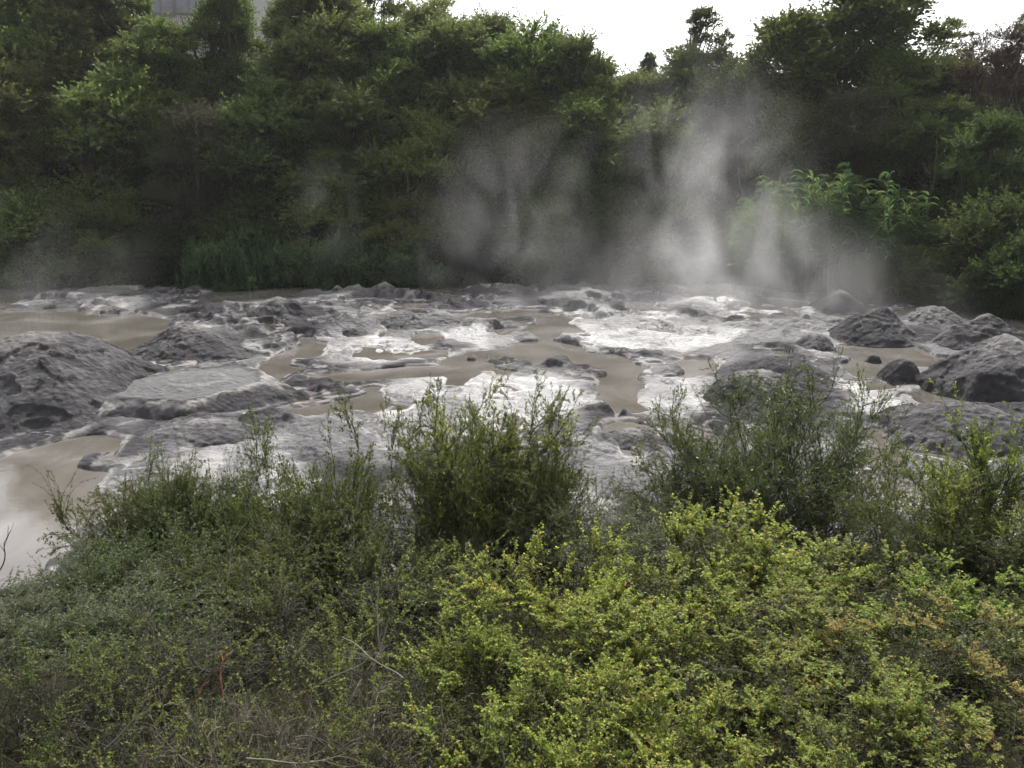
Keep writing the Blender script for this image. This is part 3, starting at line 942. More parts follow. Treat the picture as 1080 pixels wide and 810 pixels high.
GB = 'feathery kanuka trees on the far bank'
FAR = [
    # back row, along the top of the bank
    (K[0], 'kanuka_tree', 15, -30, 59, 150, 'feathery green tree at the top of the bank, furthest from the sky gap'),
    (K[1], 'kanuka_tree', 95, -22, 60, 140, 'tall feathery tree on the bank top just beside the house windows'),
    (K[2], 'kanuka_tree', 172, 20, 58, 110, 'feathery tree whose top just covers the foot of the house windows'),
    (K[0], 'kanuka_tree', 240, -24, 60, 76, 'feathery tree hiding the middle of the house'),
    (K[1], 'kanuka_tree', 55, -45, 64, 150, 'tree rising out of the frame behind the bank top trees, nearest the frame corner'),
    (K[2], 'kanuka_tree', 128, -25, 63, 80, 'slim crown just beside the house window, rising out of the frame'),
    (K[1], 'kanuka_tree', 322, 34, 56, 100, 'olive tree crown covering the lower part of the pale house corner'),
    (K[0], 'kanuka_tree', 362, -12, 65, 90, 'crown behind the dark olive tree, closing the gap beside the house'),
    (K[3], 'kanuka_tree', 440, 8, 62, 90, 'dim crown filling the gap under the thin dark sky tree'),
    (K[1], 'kanuka_tree', 515, 16, 61, 100, 'dim crown between the two rounded skyline kanukas'),
    (K[3], 'kanuka_tree', 585, 34, 61, 90, 'dim crown closing the skyline before its drop'),
    (DK[0], 'dark_tree', 790, 60, 60, 110, 'dim dark crown behind the ragged edge of the big broadleaf'),
    (K[3], 'kanuka_tree', 338, -25, 59, 120, 'dark olive tree beside the pale house corner, reaching the frame top'),
    (SPARSE, 'sparse_tree', 405, -22, 64, 90, 'thin dark tree with sky showing through, above the kanuka tops'),
    (K[2], 'kanuka_tree', 405, 22, 58, 120, 'olive kanuka below the thin dark sky tree'),
    (SPARSE2, 'sparse_tree', 462, -4, 63, 80, 'airy tree breaking the skyline at the start of the white sky'),
    (K[1], 'kanuka_tree', 478, 22, 58, 125, 'dark rounded kanuka on the skyline below the white sky'),
    (K[0], 'kanuka_tree', 552, 24, 58, 135, 'broad kanuka on the skyline with a pale green top'),
    (K[2], 'kanuka_tree', 612, 36, 57, 92, 'last high kanuka before the skyline drops'),
    (K[3], 'kanuka_tree', 672, 78, 60, 100, 'low kanuka under the little conifer in the skyline dip'),
    (CONIF, 'conifer', 682, 56, 64, 30, 'small dark conifer tip poking above the skyline dip'),
    (DK[1], 'dark_tree', 738, 50, 58, 116, 'dark dense tree below the bare twiggy crown'),
    (SPARSE, 'sparse_tree', 737, 8, 60, 84, 'half bare twiggy tree standing alone against the white sky'),
    (DK[0], 'dark_tree', 775, 84, 57, 80, 'dark low tree wedged against the tall broadleaf tree'),
    (B[0], 'broadleaf_tree', 838, 12, 57, 130, 'big dark broadleaf tree with ragged sunlit edge against the sky'),
    (B[0], 'broadleaf_tree', 915, -30, 58, 150, 'tallest broadleaf tree, its crown leaving the top of the frame'),
    (B[1], 'broadleaf_tree', 945, 52, 54, 110, 'bright topped broadleaf tree in front of the tallest one'),
    (SPARSE2, 'sparse_tree', 1002, 18, 58, 56, 'slim loose tree in the sky gap beside the tallest broadleaf'),
    (BROWN, 'withered_tree', 1050, 26, 50, 105, 'brown half dead tree with thin twiggy crown'),
    (DK[0], 'dark_tree', 1075, 70, 56, 120, 'dark tree filling the background below the brown crown'),
    (K[3], 'kanuka_tree', 1010, 62, 55, 110, 'olive tree between the tallest broadleaf and the brown tree'),
    (SPARSE, 'sparse_tree', 1085, 10, 54, 70, 'loose tree with blue sky showing through behind the brown tree'),
    # middle of the bank
    (K[3], 'kanuka_tree', 25, 62, 54, 150, 'bushy kanuka on mid bank beside the frame edge, under the topmost row'),
    (K[0], 'kanuka_tree', 118, 74, 54, 150, 'wide kanuka on mid bank with light green upper sprays'),
    (GREYT, 'grey_shrub', 215, 108, 52.5, 110, 'grey brown faded shrub hanging among green kanuka'),
    (K[2], 'kanuka_tree', 290, 84, 54.5, 140, 'dense green kanuka on mid bank below the house corner'),
    (K[1], 'kanuka_tree', 375, 96, 54, 120, 'olive kanuka on mid bank beside the dark hollow'),
    (K[0], 'kanuka_tree', 452, 118, 53, 120, 'bright green kanuka lower than its neighbours on mid bank'),
    (K[3], 'kanuka_tree', 530, 82, 54.5, 130, 'layered kanuka on mid bank behind the middle steam'),
    (K[2], 'kanuka_tree', 615, 104, 53, 120, 'soft green kanuka between the two steam plumes'),
    (K[0], 'kanuka_tree', 690, 112, 52.5, 120, 'kanuka hanging over the tall steam plume'),
    (GREYT, 'grey_shrub', 770, 128, 53, 90, 'dull brown shrub with bare branches behind the steam'),
    (B[1], 'broadleaf_tree', 830, 105, 53, 110, 'dark shaded broadleaf tree above the cane thicket'),
    (GREYT, 'grey_shrub', 908, 92, 51.5, 120, 'dim grey green shrub beneath the bright topped broadleaf'),
    (DK[1], 'dark_tree', 985, 105, 49, 110, 'dark tree with pale dead boughs behind the cane thicket'),
    (DK[0], 'dark_tree', 1050, 118, 45, 120, 'dark small leaved tree below the brown one'),
    # foot of the bank
    (SH[0], 'bank_shrub', 22, 190, 50, 150, 'bushy green shrub at the water beside the frame edge'),
    (SH[1], 'bank_shrub', 108, 212, 49.5, 110, 'olive shrub with sunlit arching sprays above the brown pool'),
    (SH[2], 'bank_shrub', 178, 236, 50, 110, 'dark shaded shrub beneath the grey brown one'),
    (SH[2], 'bank_shrub', 262, 205, 51.5, 120, 'dark shrub above the ferns'),
    (SH[0], 'bank_shrub', 350, 190, 52, 120, 'dim green shrub behind the small steam wisp'),
    (SH[1], 'bank_shrub', 432, 205, 50.5, 110, 'olive shrub at the foot of the bright kanuka'),
    (SH[2], 'bank_shrub', 500, 210, 50.5, 110, 'dark shrub half veiled by the middle steam plume'),
    (SH[0], 'bank_shrub', 575, 205, 50, 110, 'shaded green shrub behind the middle steam plume'),
    (SH[2], 'bank_shrub', 640, 195, 50, 110, 'dark shrub in the gap between the two plumes'),
    (SH[1], 'bank_shrub', 705, 205, 50, 110, 'dim shrub behind the base of the tall plume'),
    (SH[2], 'bank_shrub', 770, 215, 51.5, 100, 'dark shrub behind the steam beside the canes'),
    (SH[2], 'bank_shrub', 880, 215, 51.5, 120, 'dark shrub hidden behind the cane thicket'),
    (DK[0], 'dark_tree', 1050, 205, 40.5, 150, 'dark rounded bush over the far mud mounds'),
    (SH[1], 'bank_shrub', 985, 235, 42.5, 100, 'grey green feathery bush beside the canes at the water'),
    (SH[2], 'bank_shrub', 930, 268, 42.5, 70, 'low dark bush at the water under the canes'),
    (SH[2], 'bank_shrub', 1085, 245, 37.5, 110, 'dark bush at the frame edge right behind the mud mounds'),
]
for pr, nm, px, pt, yd, wp, lb in FAR:
    cat = 'shrub' if 'shrub' in nm else 'tree'
    put_far(pr, nm, px, pt, yd, wp, lb, cat, GB if nm == 'kanuka_tree' else None)

# canes: a thicket of tall leafy stems
rc = np.random.default_rng(5)
for i in range(110):
    px = 776 + 224 * rc.random()
    yd = 43.0 + 3.6 * rc.random() - 1.5 * (px > 930)
    c = (px - 885) / 115
    pt = 168 + 40 * abs(c + .15) ** 1.5 + 26 * rc.random() ** 2 + 62 * (1 - (yd - 42) / 6) * rc.random() ** 1.5 - 6 + 16 * rc.random()
    put_far(CANES[i % 3], 'cane_plant', px, pt, yd, 26 + 10 * rc.random(), 'tall green cane with drooping pointed leaves in the thicket by the water', 'plant', 'green canes in the thicket on the far bank')
for i in range(22):
    px = 222 + 225 * rc.random()
    yd = 47.2 + 1.8 * rc.random()
    put_far(FERNS[i % 2], 'fern', px, 240 + 40 * rc.random(), yd, 60 + 20 * rc.random(), 'blue green fern at the foot of the far bank by the water', 'fern', 'ferns along the far shore')

# bare pale boughs in the dark gap behind the tall plume
for px, py, hgt, lb, sd in ((783, 168, 3.0, 'pale bare forked bough in front of the dull brown shrub', 1), (815, 165, 2.6, 'slim pale bare bough beside the forked one', 2), (982, 160, 2.0, 'pale dead branch in the dark trees above the canes', 3)):
    rr = np.random.default_rng(300 + sd)
    y = 50.5 if px < 900 else 46.5
    zb = zat(py + 30, y)
    x = xat(px, y, zb)
    zg = ground_z(x, y)
    s1 = paths(rr, np.array([[0, 0, -.2]] * 2), np.array([[.15, 0, 1], [-.25, 0, 1.]]), np.array([zb - zg + hgt, zb - zg + hgt * .7]), 12, .10, .04)
    i2, t2, p2, d2 = spawn(rr, s1, 8, .55, 1., .6)
    s2 = paths(rr, p2, d2, .5 + .8 * rr.random(len(i2)), 6, .14, .08)
    V, F = join([tubes(s1, [.05, .04], [.012, .010], 5), tubes(s2, np.full(len(i2), .016), np.full(len(i2), .004), 3)])
    me = quad_mesh('bare_bough', V, F, True)
    o = link('bare_bough', me, None, M_BOUGH)
    o.location = (x, y, zg)
    tag(o, lb, 'branch')

# ------------------------------------------------------------------ house behind the trees
def box(x0, x1, y0, y1, z0, z1):
    V = np.array([(x, y, z) for z in (z0, z1) for y in (y0, y1) for x in (x0, x1)], float)
    F = np.array([(0, 2, 3, 1), (4, 5, 7, 6), (0, 1, 5, 4), (2, 6, 7, 3), (0, 4, 6, 2), (1, 3, 7, 5)])
    return V, F


M_WALL = plain_mat('pale_cladding', (.86, .85, .82), .7)
M_FRAME = plain_mat('window_frame', (.74, .73, .72), .4)
M_MAUVE = plain_mat('mauve_trim', (.36, .30, .30), .6)
M_GLASS = plain_mat('window_glass', (.42, .42, .46), .06)  # reflected sky brightness painted in as an opaque pale grey
M_ROOF = plain_mat('roof_sheet', (.22, .22, .23), .5)
hy = 68.0
hx0, hx1 = xat(150, hy, 18), xat(306, hy, 18)
hz = ground_z((hx0 + hx1) / 2, hy) - .3
ztop = zat(-26, hy)
house = tag(empty('house', ((hx0 + hx1) / 2, hy, hz)), 'pale house with large windows, half hidden behind the treetops', 'house')
hw, hh = (hx1 - hx0) / 2, ztop - hz
parts = [box(-hw, hw, 0, 7, 0, hh)]
for k in range(int(2 * hw / .3)):                    # board and batten cladding
    xb = -hw + .15 + k * .3
    parts.append(box(xb, xb + .04, -.03, .002, 0, hh))
V, F = join(parts)
link('wall', quad_mesh('wall', V, F), house, M_WALL)
V = np.array([(-hw - .5, -.6, hh - .15), (hw + .5, -.6, hh - .15), (hw + .5, 3.5, hh + 1.8), (-hw - .5, 3.5, hh + 1.8), (hw + .5, 7.6, hh - .15), (-hw - .5, 7.6, hh - .15),
              (-hw - .5, -.6, hh - .0), (hw + .5, -.6, hh), (hw + .5, 3.5, hh + 1.95), (-hw - .5, 3.5, hh + 1.95), (hw + .5, 7.6, hh), (-hw - .5, 7.6, hh)], float)
F = np.array([(0, 1, 2, 3), (3, 2, 4, 5), (6, 9, 8, 7), (9, 11, 10, 8), (0, 6, 7, 1), (4, 10, 11, 5), (0, 3, 9, 6), (1, 7, 8, 2), (3, 5, 11, 9), (2, 8, 10, 4)])
link('roof', quad_mesh('roof', V, F), house, M_ROOF)
for a, b, za, zb in ((157, 183, 16, -14), (186, 214, 14, -14), (283, 296, 24, 2)):
    x0, x1 = xat(a, hy, 18) - (hx0 + hx1) / 2, xat(b, hy, 18) - (hx0 + hx1) / 2
    z0, z1 = zat(za, hy) - hz, zat(zb, hy) - hz
    fr = [box(x0 - .1, x0, -.09, -.005, z0, z1), box(x1, x1 + .1, -.09, -.005, z0, z1), box(x0 - .1, x1 + .1, -.092, -.004, z1, z1 + .1), box(x0 - .1, x1 + .1, -.092, -.004, z0 - .1, z0),
          box((x0 + x1) / 2 - .03, (x0 + x1) / 2 + .03, -.085, -.006, z0, z1)]
    V, F = join(fr)
    wdw = link('window', quad_mesh('window', V, F), house, M_FRAME if a > 200 else M_MAUVE)
    V, F = box(x0, x1, -.05, -.035, z0, z1)
    link('pane', quad_mesh('pane', V, F), wdw, M_GLASS)
# railing of the deck below the windows
zr = zat(17, hy) - hz
xr0, xr1 = xat(152, hy, 18) - (hx0 + hx1) / 2, xat(222, hy, 18) - (hx0 + hx1) / 2
rail = [box(xr0, xr1, -1.02, -.95, zr, zr + .06), box(xr0, xr1, -1.01, -.96, zr - .95, zr - .9), box(xr0, xr1, -1.1, -.031, zr - 1.15, zr - 1.02)]
nb = int((xr1 - xr0) / .14)
for k in range(nb):
    xk = xr0 + .02 + k * .14
    rail.append(box(xk, xk + .03, -1.0, -.97, zr - .9, zr))
V, F = join(rail)
link('railing', quad_mesh('railing', V, F), house, M_MAUVE)

# ------------------------------------------------------------------ near plants
def put_near(pr, name, px, py_top, yd, wpx, label, cat='shrub', group=None, rz=None):
    x = xat(px, yd, 2)
    z0 = ground_z(x, yd)
    top = zat(py_top, yd)
    x = xat(px, yd, (z0 + top) / 2)
    z0 = ground_z(x, yd) - .05
    hgt = max(.3, top - z0)
    wid = wpx / FOC * (yd * CP + (CAMZ - (z0 + top) / 2) * SP)
    return pr.place(name, x, yd, z0, wid / pr.w, hgt / pr.h, rng0.random() * 2 * PI if rz is None else rz, label, cat, group)


MAN1 = near_bush(31, 3.0, 1.2, M_MAN, stems=22, k1=17, k2=11, leaf=(.040, .012), per=17, lean=.8, trop=.02, tw=.30, ang=.6, t0=.08, wig=.12, dome=.5, wands=90, wand=(.08, .16), young_lit=M_MANY)
MAN2 = near_bush(32, 3.2, 1.2, M_MAN, stems=20, k1=18, k2=10, leaf=(.036, .010), per=15, lean=.75, trop=.03, tw=.30, ang=.6, br_len=.40, t0=.06, wig=.12, dome=.5, wands=60, wand=(.1, .22), wper=1.0)
MAN3 = near_bush(44, 2.6, 1.2, M_MAN, stems=16, k1=14, k2=9, leaf=(.038, .012), per=14, lean=.9, trop=.0, tw=.32, ang=.7, t0=.06, wig=.15, dome=.4, wands=60, wand=(.1, .2))
LOOSE = near_bush(33, 2.4, 1.0, M_SOFT, stems=6, k1=9, k2=7, leaf=(.044, .019), per=14, lean=.55, tw=.36, ang=.7, t0=.25, wig=.13, trop=.02, dome=.3)
LOOSE2 = near_bush(45, 2.4, 1.0, M_MAN, stems=5, k1=10, k2=8, leaf=(.042, .018), per=13, lean=.6, tw=.34, ang=.75, t0=.3, wig=.16, trop=.02, dome=.2)
SOFT = near_bush(34, 1.9, 1.4, M_SOFT, stems=20, k1=13, k2=9, leaf=(.036, .013), per=15, lean=.75, tw=.3, ang=.7, trop=.01, t0=.1, wig=.14, dome=.35, wands=80, wand=(.12, .3), wper=1.2)
TIP = near_bush(35, 2.2, .9, M_MAN, stems=12, k1=16, k2=8, leaf=(.034, .013), per=17, lean=.5, tw=.26, ang=.55, trop=.05, t0=.08, wig=.12, dome=.3, wands=160, wand=(.1, .2), young_lit=M_MANY, wper=2.2)
YEL = [near_bush(36 + q, 1.5, 1.4, M_YELSHADE, stems=18, k1=12, k2=6, leaf=(.029, .020), per=9, lean=1.0, tw=.15, ang=.8, trop=.02, wig=.16, leaf_ang=.95, r0=.012, t0=.15,
                 wands=400, wand=(.08, .22), young_lit=M_YEL, wper=4.6, fan=8) for q in range(3)]
CREAM = near_bush(47, 1.5, 1.4, M_YELSHADE, stems=18, k1=12, k2=6, leaf=(.027, .018), per=9, lean=1.0, tw=.15, ang=.8, trop=.02, wig=.16, leaf_ang=.95, r0=.012, t0=.15, wands=400, wand=(.08, .22), young_lit=M_CREAM, wper=4.0, fan=8)
DEADB = near_bush(48, 1.0, 1.2, M_BROWN, stems=14, k1=10, k2=6, leaf=(.016, .007), per=1, lean=1.4, tw=.22, ang=.8, trop=.0, wig=.22, r0=.010, droop=-.05, wood=M_GREYTWIG)
WIRY = [near_bush(40 + q, 1.2, 1.4, M_WIRYSHADE, stems=16, k1=11, k2=5, leaf=(.024, .013), per=7, lean=1.3, tw=.26, ang=.85, trop=.01, wig=.24, leaf_ang=.95, r0=.010, droop=-.07,
                  wands=84, wand=(.15, .5), young_lit=M_WIRY, wper=7.5, fan=4) for q in range(3)]

NEAR = [
    (MAN1, 'manuka_bush', 512, 398, 11.2, 200, 'dense dark green manuka bush in front of the pale mud, middle of the row', 'bush'),
    (LOOSE, 'manuka_bush', 345, 412, 10.9, 170, 'open thin stemmed bush with mud showing through its branches', 'bush'),
    (LOOSE2, 'manuka_bush', 250, 430, 11.2, 110, 'slender leaning sapling at the near mud shore', 'bush'),
    (LOOSE2, 'manuka_bush', 415, 425, 11.0, 110, 'loose bush leaning on the dense manuka', 'bush'),
    (SOFT, 'soft_bush', 150, 488, 11.0, 150, 'soft light green bush on the bank of the brown water', 'bush'),
    (SOFT, 'soft_bush', 215, 508, 10.6, 170, 'soft low bush below the slender sapling', 'bush'),
    (SOFT, 'soft_bush', 75, 612, 8.6, 210, 'hazy olive bush at the frame edge above the water corner', 'bush'),
    (SOFT, 'soft_bush', 330, 520, 9.8, 190, 'low olive bush at the foot of the thin stemmed bush', 'bush'),
    (MAN2, 'manuka_bush', 800, 378, 11.4, 240, 'tall dark manuka bush with wispy upright shoots before the white mud', 'bush'),
    (MAN3, 'manuka_bush', 885, 420, 10.6, 190, 'dark manuka bush with loose side branches over glinting mud', 'bush'),
    (MAN3, 'manuka_bush', 715, 470, 10.8, 150, 'rounded manuka bush at the foot of the tall one', 'bush'),
    (MAN3, 'manuka_bush', 600, 505, 9.8, 160, 'low dark manuka bush between the two tall ones', 'bush'),
    (SOFT, 'soft_bush', 440, 560, 9.4, 190, 'shaded low bush under the dense manuka', 'bush'),
    (SOFT, 'soft_bush', 700, 545, 8.8, 200, 'shaded bush behind the highest yellow green crown', 'bush'),
    (MAN3, 'manuka_bush', 565, 462, 10.6, 130, 'manuka bush pressed against the dense dark one', 'bush'),
    (LOOSE, 'manuka_bush', 930, 465, 9.4, 150, 'open wispy bush before the dark heap of mud', 'bush'),
    (TIP, 'manuka_bush', 1048, 424, 8.6, 170, 'bright yellow tipped upright shrub at the frame edge', 'shrub'),
    (MAN3, 'manuka_bush', 965, 500, 8.4, 170, 'green manuka bush in front of the yellow tipped shrub', 'bush'),
    (TIP, 'manuka_bush', 1015, 500, 7.8, 130, 'smaller yellow tipped shrub standing in front of the upright one', 'shrub'),
    (TIP, 'manuka_bush', 1085, 540, 7.2, 150, 'yellow tipped shrub cut by the frame edge, lowest of its kind', 'shrub'),
    (LOOSE, 'manuka_bush', 185, 462, 10.8, 110, 'pale thin bush rising out of the soft light green one', 'bush'),
    (MAN3, 'manuka_bush', 300, 500, 10.4, 150, 'darker bush filling the foot of the open thin stemmed bush', 'bush'),
    (SOFT, 'soft_bush', 150, 560, 9.2, 210, 'wide soft bush spreading below the pale thin one', 'bush'),
    (SOFT, 'soft_bush', 255, 562, 9.0, 190, 'soft bush between the slender sapling and the wiry tangle', 'bush'),
    (SOFT, 'soft_bush', 20, 650, 7.4, 230, 'soft grey green bush cut by the frame edge, below the hazy olive one', 'bush'),
    (SOFT, 'soft_bush', 140, 640, 7.2, 230, 'soft grey green bush above the red twigs', 'bush'),
    (LOOSE2, 'manuka_bush', 300, 436, 10.7, 130, 'sparse leaning bush beside the open thin stemmed one', 'bush'),
    (LOOSE, 'manuka_bush', 455, 430, 10.6, 140, 'light green loose bush overlapping the dense manuka', 'bush'),
    (LOOSE, 'manuka_bush', 585, 452, 10.8, 120, 'light loose bush on the far side of the dense manuka', 'bush'),
    (LOOSE2, 'manuka_bush', 735, 402, 11.3, 140, 'wispy leaning bush at the shoulder of the tall manuka', 'bush'),
    (LOOSE2, 'manuka_bush', 870, 392, 11.0, 150, 'wispy open bush with bare shoot tips beside the tall manuka', 'bush'),
    (MAN3, 'manuka_bush', 790, 500, 10.2, 200, 'dark bush at the foot of the tall manuka', 'bush'),
    (DEADB, 'dead_shrub', 270, 735, 3.9, 240, 'leafless grey twiggy shrub at the bottom edge', 'shrub'),
    (DEADB, 'dead_shrub', 390, 690, 4.3, 240, 'leafless bent twigs among the dark wiry shrub', 'shrub'),
    (WIRY[0], 'wiry_shrub', 455, 575, 7.6, 260, 'olive wiry shrub below the dense manuka', 'shrub'),
    (WIRY[1], 'wiry_shrub', 300, 600, 7.2, 260, 'tangled wiry shrub with pale bent stems', 'shrub'),
    (WIRY[2], 'wiry_shrub', 190, 640, 6.2, 260, 'dull wiry shrub below the soft bushes', 'shrub'),
    (WIRY[0], 'wiry_shrub', 380, 660, 5.4, 300, 'dark tangled shrub in the shade, with tiny leaves', 'shrub'),
    (WIRY[1], 'wiry_shrub', 40, 690, 5.2, 260, 'grey olive wiry shrub in the frame corner', 'shrub'),
    (WIRY[2], 'wiry_shrub', 190, 715, 4.4, 300, 'wiry shrub near the red twigs', 'shrub'),
    (WIRY[0], 'wiry_shrub', 330, 755, 3.9, 320, 'dark wiry shrub along the bottom edge of the frame', 'shrub'),
    (YEL[0], 'small_leaved_shrub', 760, 548, 6.6, 300, 'yellow green small leaved shrub with the highest crown', 'shrub'),
    (YEL[1], 'small_leaved_shrub', 620, 580, 6.0, 280, 'yellow green shrub bordering the low dark manuka', 'shrub'),
    (YEL[2], 'small_leaved_shrub', 900, 588, 6.0, 280, 'yellow green shrub below the glinting mud gap', 'shrub'),
    (YEL[0], 'small_leaved_shrub', 1030, 600, 5.6, 260, 'yellow green shrub under the yellow tipped one', 'shrub'),
    (YEL[1], 'small_leaved_shrub', 560, 650, 4.9, 300, 'yellow green shrub meeting the dark wiry tangle', 'shrub'),
    (YEL[2], 'small_leaved_shrub', 740, 640, 4.7, 330, 'bright yellow green shrub in the centre of the mass, full of tiny leaves', 'shrub'),
    (YEL[0], 'small_leaved_shrub', 900, 660, 4.4, 330, 'yellow green shrub with shaded hollow below it', 'shrub'),
    (CREAM, 'small_leaved_shrub', 1050, 690, 4.1, 320, 'pale yellow shrub with cream and reddish leaf tips in the corner', 'shrub'),
    (YEL[2], 'small_leaved_shrub', 560, 745, 3.6, 320, 'yellow green shrub at the bottom edge beside the dark tangle', 'shrub'),
    (YEL[0], 'small_leaved_shrub', 740, 740, 3.4, 340, 'yellow green shrub at the bottom edge, middle of the mass', 'shrub'),
    (YEL[1], 'small_leaved_shrub', 930, 750, 3.3, 340, 'yellow green shrub at the bottom edge before the pale one', 'shrub'),
]
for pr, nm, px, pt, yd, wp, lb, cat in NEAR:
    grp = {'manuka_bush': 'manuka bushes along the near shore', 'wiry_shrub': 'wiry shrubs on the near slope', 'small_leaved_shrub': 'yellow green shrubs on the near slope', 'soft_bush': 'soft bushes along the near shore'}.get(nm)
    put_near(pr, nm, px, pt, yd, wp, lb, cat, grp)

# ground cover on the slope: low twigs, leaves and litter nobody could count
ru = np.random.default_rng(9)
n = 6500
uy = 1.5 + 9.6 * ru.random(n)
ux = (ru.random(n) - .5) * (uy * 1.5 + 2.5)
uz = terrain(ux, uy)[0]
sh = paths(ru, np.stack([ux, uy, uz - .02], 1), nrm(ru.normal(size=(n, 3)) + np.array([0, 0, 1.0])), .18 + .4 * ru.random(n), 5, .16, .03, -.08)
V1, F1 = tubes(sh, np.full(n, .003), np.full(n, .001), 3)
li, lt, lp, ld = spawn(ru, sh, 26, .1, 1.0, .8, .3)
sz = .7 + .6 * ru.random(len(li))
V2, F2 = leaves(ru, lp, ld, .024 * sz, .009 * sz, .4)
V, F = join([(V1, F1), (V2, F2)])
me = quad_mesh('undergrowth', V, F)
me.materials.append(M_TWIG)
me.materials.append(M_WIRYSHADE)
mi = np.zeros(len(F), np.int32)
mi[len(F1):] = 1
me.polygons.foreach_set('material_index', mi)
tag(link('undergrowth', me), 'low leafy undergrowth and twigs covering the near slope', 'undergrowth', None, 'stuff')

n = 5200
by_ = 36 + 30 * ru.random(n)
bx_ = (ru.random(n) - .5) * 1.3 * by_
tb_, bz_ = bank(bx_, by_)
ok = tb_ > .5
P0 = np.stack([bx_, by_, bz_ - .05], 1)[ok]
n = len(P0)
sh = paths(ru, P0, nrm(ru.normal(size=(n, 3)) * .8 + np.array([0, 0, 1.0])), .5 + .9 * ru.random(n), 5, .16, .03, -.08)
V1, F1 = tubes(sh, np.full(n, .008), np.full(n, .003), 3)
li, lt, lp, ld = spawn(ru, sh, 22, .1, 1.0, .8, .3)
V2, F2 = leaves(ru, lp, ld, .15 * (.7 + .6 * ru.random(len(li))), np.full(len(li), .055), .4)
V, F = join([(V1, F1), (V2, F2)])
me = quad_mesh('undergrowth', V, F)
me.materials.append(M_DARK)
tag(link('undergrowth', me), 'dark undergrowth covering the steep far bank beneath the trees', 'undergrowth', None, 'stuff')

# dead stems and twigs among the shrubs
def dead(px, py, yd, ln, tilt, r, mat, label, seed, side=0):
    rr = np.random.default_rng(seed)
    z = zat(py, yd)
    x = xat(px, yd, z)
    s1 = paths(rr, np.zeros((1, 3)), np.array([[tilt, .1, 1.0]]), np.array([ln]), 9, .12, .0)
    prt = [tubes(s1, [r], [r * .35], 5)]
    if side:
        i2, t2, p2, d2 = spawn(rr, s1, side, .3, .95, .6)
        s2 = paths(rr, p2, d2, ln * (.2 + .3 * rr.random(len(i2))), 5, .14, .02)
        prt.append(tubes(s2, np.full(len(i2), r * .5), np.full(len(i2), r * .2), 4))
    V, F = join(prt)
    o = link('dry_twig', quad_mesh('dry_twig', V, F, True), None, mat)
    o.location = (x, yd, z)
    tag(o, label, 'twig')


dead(400, 685, 4.7, .38, .12, .006, M_PALEBARK, 'pale straight dead stem standing up among the wiry shrubs', 401)
dead(340, 720, 4.4, .42, .9, .005, M_PALEBARK, 'pale bent dead stem arching over the wiry tangle', 402, 2)
dead(235, 735, 4.3, .26, -.2, .005, M_RED, 'reddish forked dead twig in the wiry shrub', 403, 5)
dead(205, 742, 4.25, .22, .2, .004, M_RED, 'smaller reddish twig beside the forked one', 404, 3)
dead(240, 610, 6.6, .5, .1, .006, M_PALEBARK, 'thin pale stalk in front of the soft bush', 405)
dead(400, 600, 7.2, .5, .05, .006, M_PALEBARK, 'thin grey stalk under the dense manuka', 406)
dead(325, 815, 3.4, .36, .05, .004, M_PALEBARK, 'slim pale stalk at the bottom edge of the frame', 407)
dead(260, 800, 3.6, .5, 2.2, .005, M_GREYTWIG, 'grey dead branch lying across the dark shrub bottom', 408, 6)
dead(770, 770, 3.1, .34, -.15, .004, M_STALK, 'upright leafless shoot in the yellow green shrub', 409, 3)
dead(425, 715, 4.5, .46, -1.1, .005, M_PALEBARK, 'pale arching stem leaning away from the bent one', 412, 3)
dead(365, 745, 4.1, .40, .5, .004, M_PALEBARK, 'thin pale curved twig below the arching stems', 413, 2)
dead(150, 745, 4.2, .36, .7, .004, M_PALEBARK, 'grey slanting twig beside the reddish twigs', 414, 3)
dead(470, 690, 4.8, .40, .6, .004, M_STALK, 'green leafless shoot arching beside the pale straight stem', 415, 4)
dead(110, 790, 3.8, .40, 1.2, .004, M_PALEBARK, 'grey dead twig lying low in the frame corner shrubs', 416, 4)
# stick in the mud pot, twig over the water corner
x, y = gp(450, 334)
dead(450, 334, y, .55, -.5, .02, M_BARK, 'short dark stick poking out of the mud pot', 410)
dead(-2, 605, 11.8, .9, .9, .012, M_BARK, 'dark bare twig reaching over the brown water corner', 411, 3)

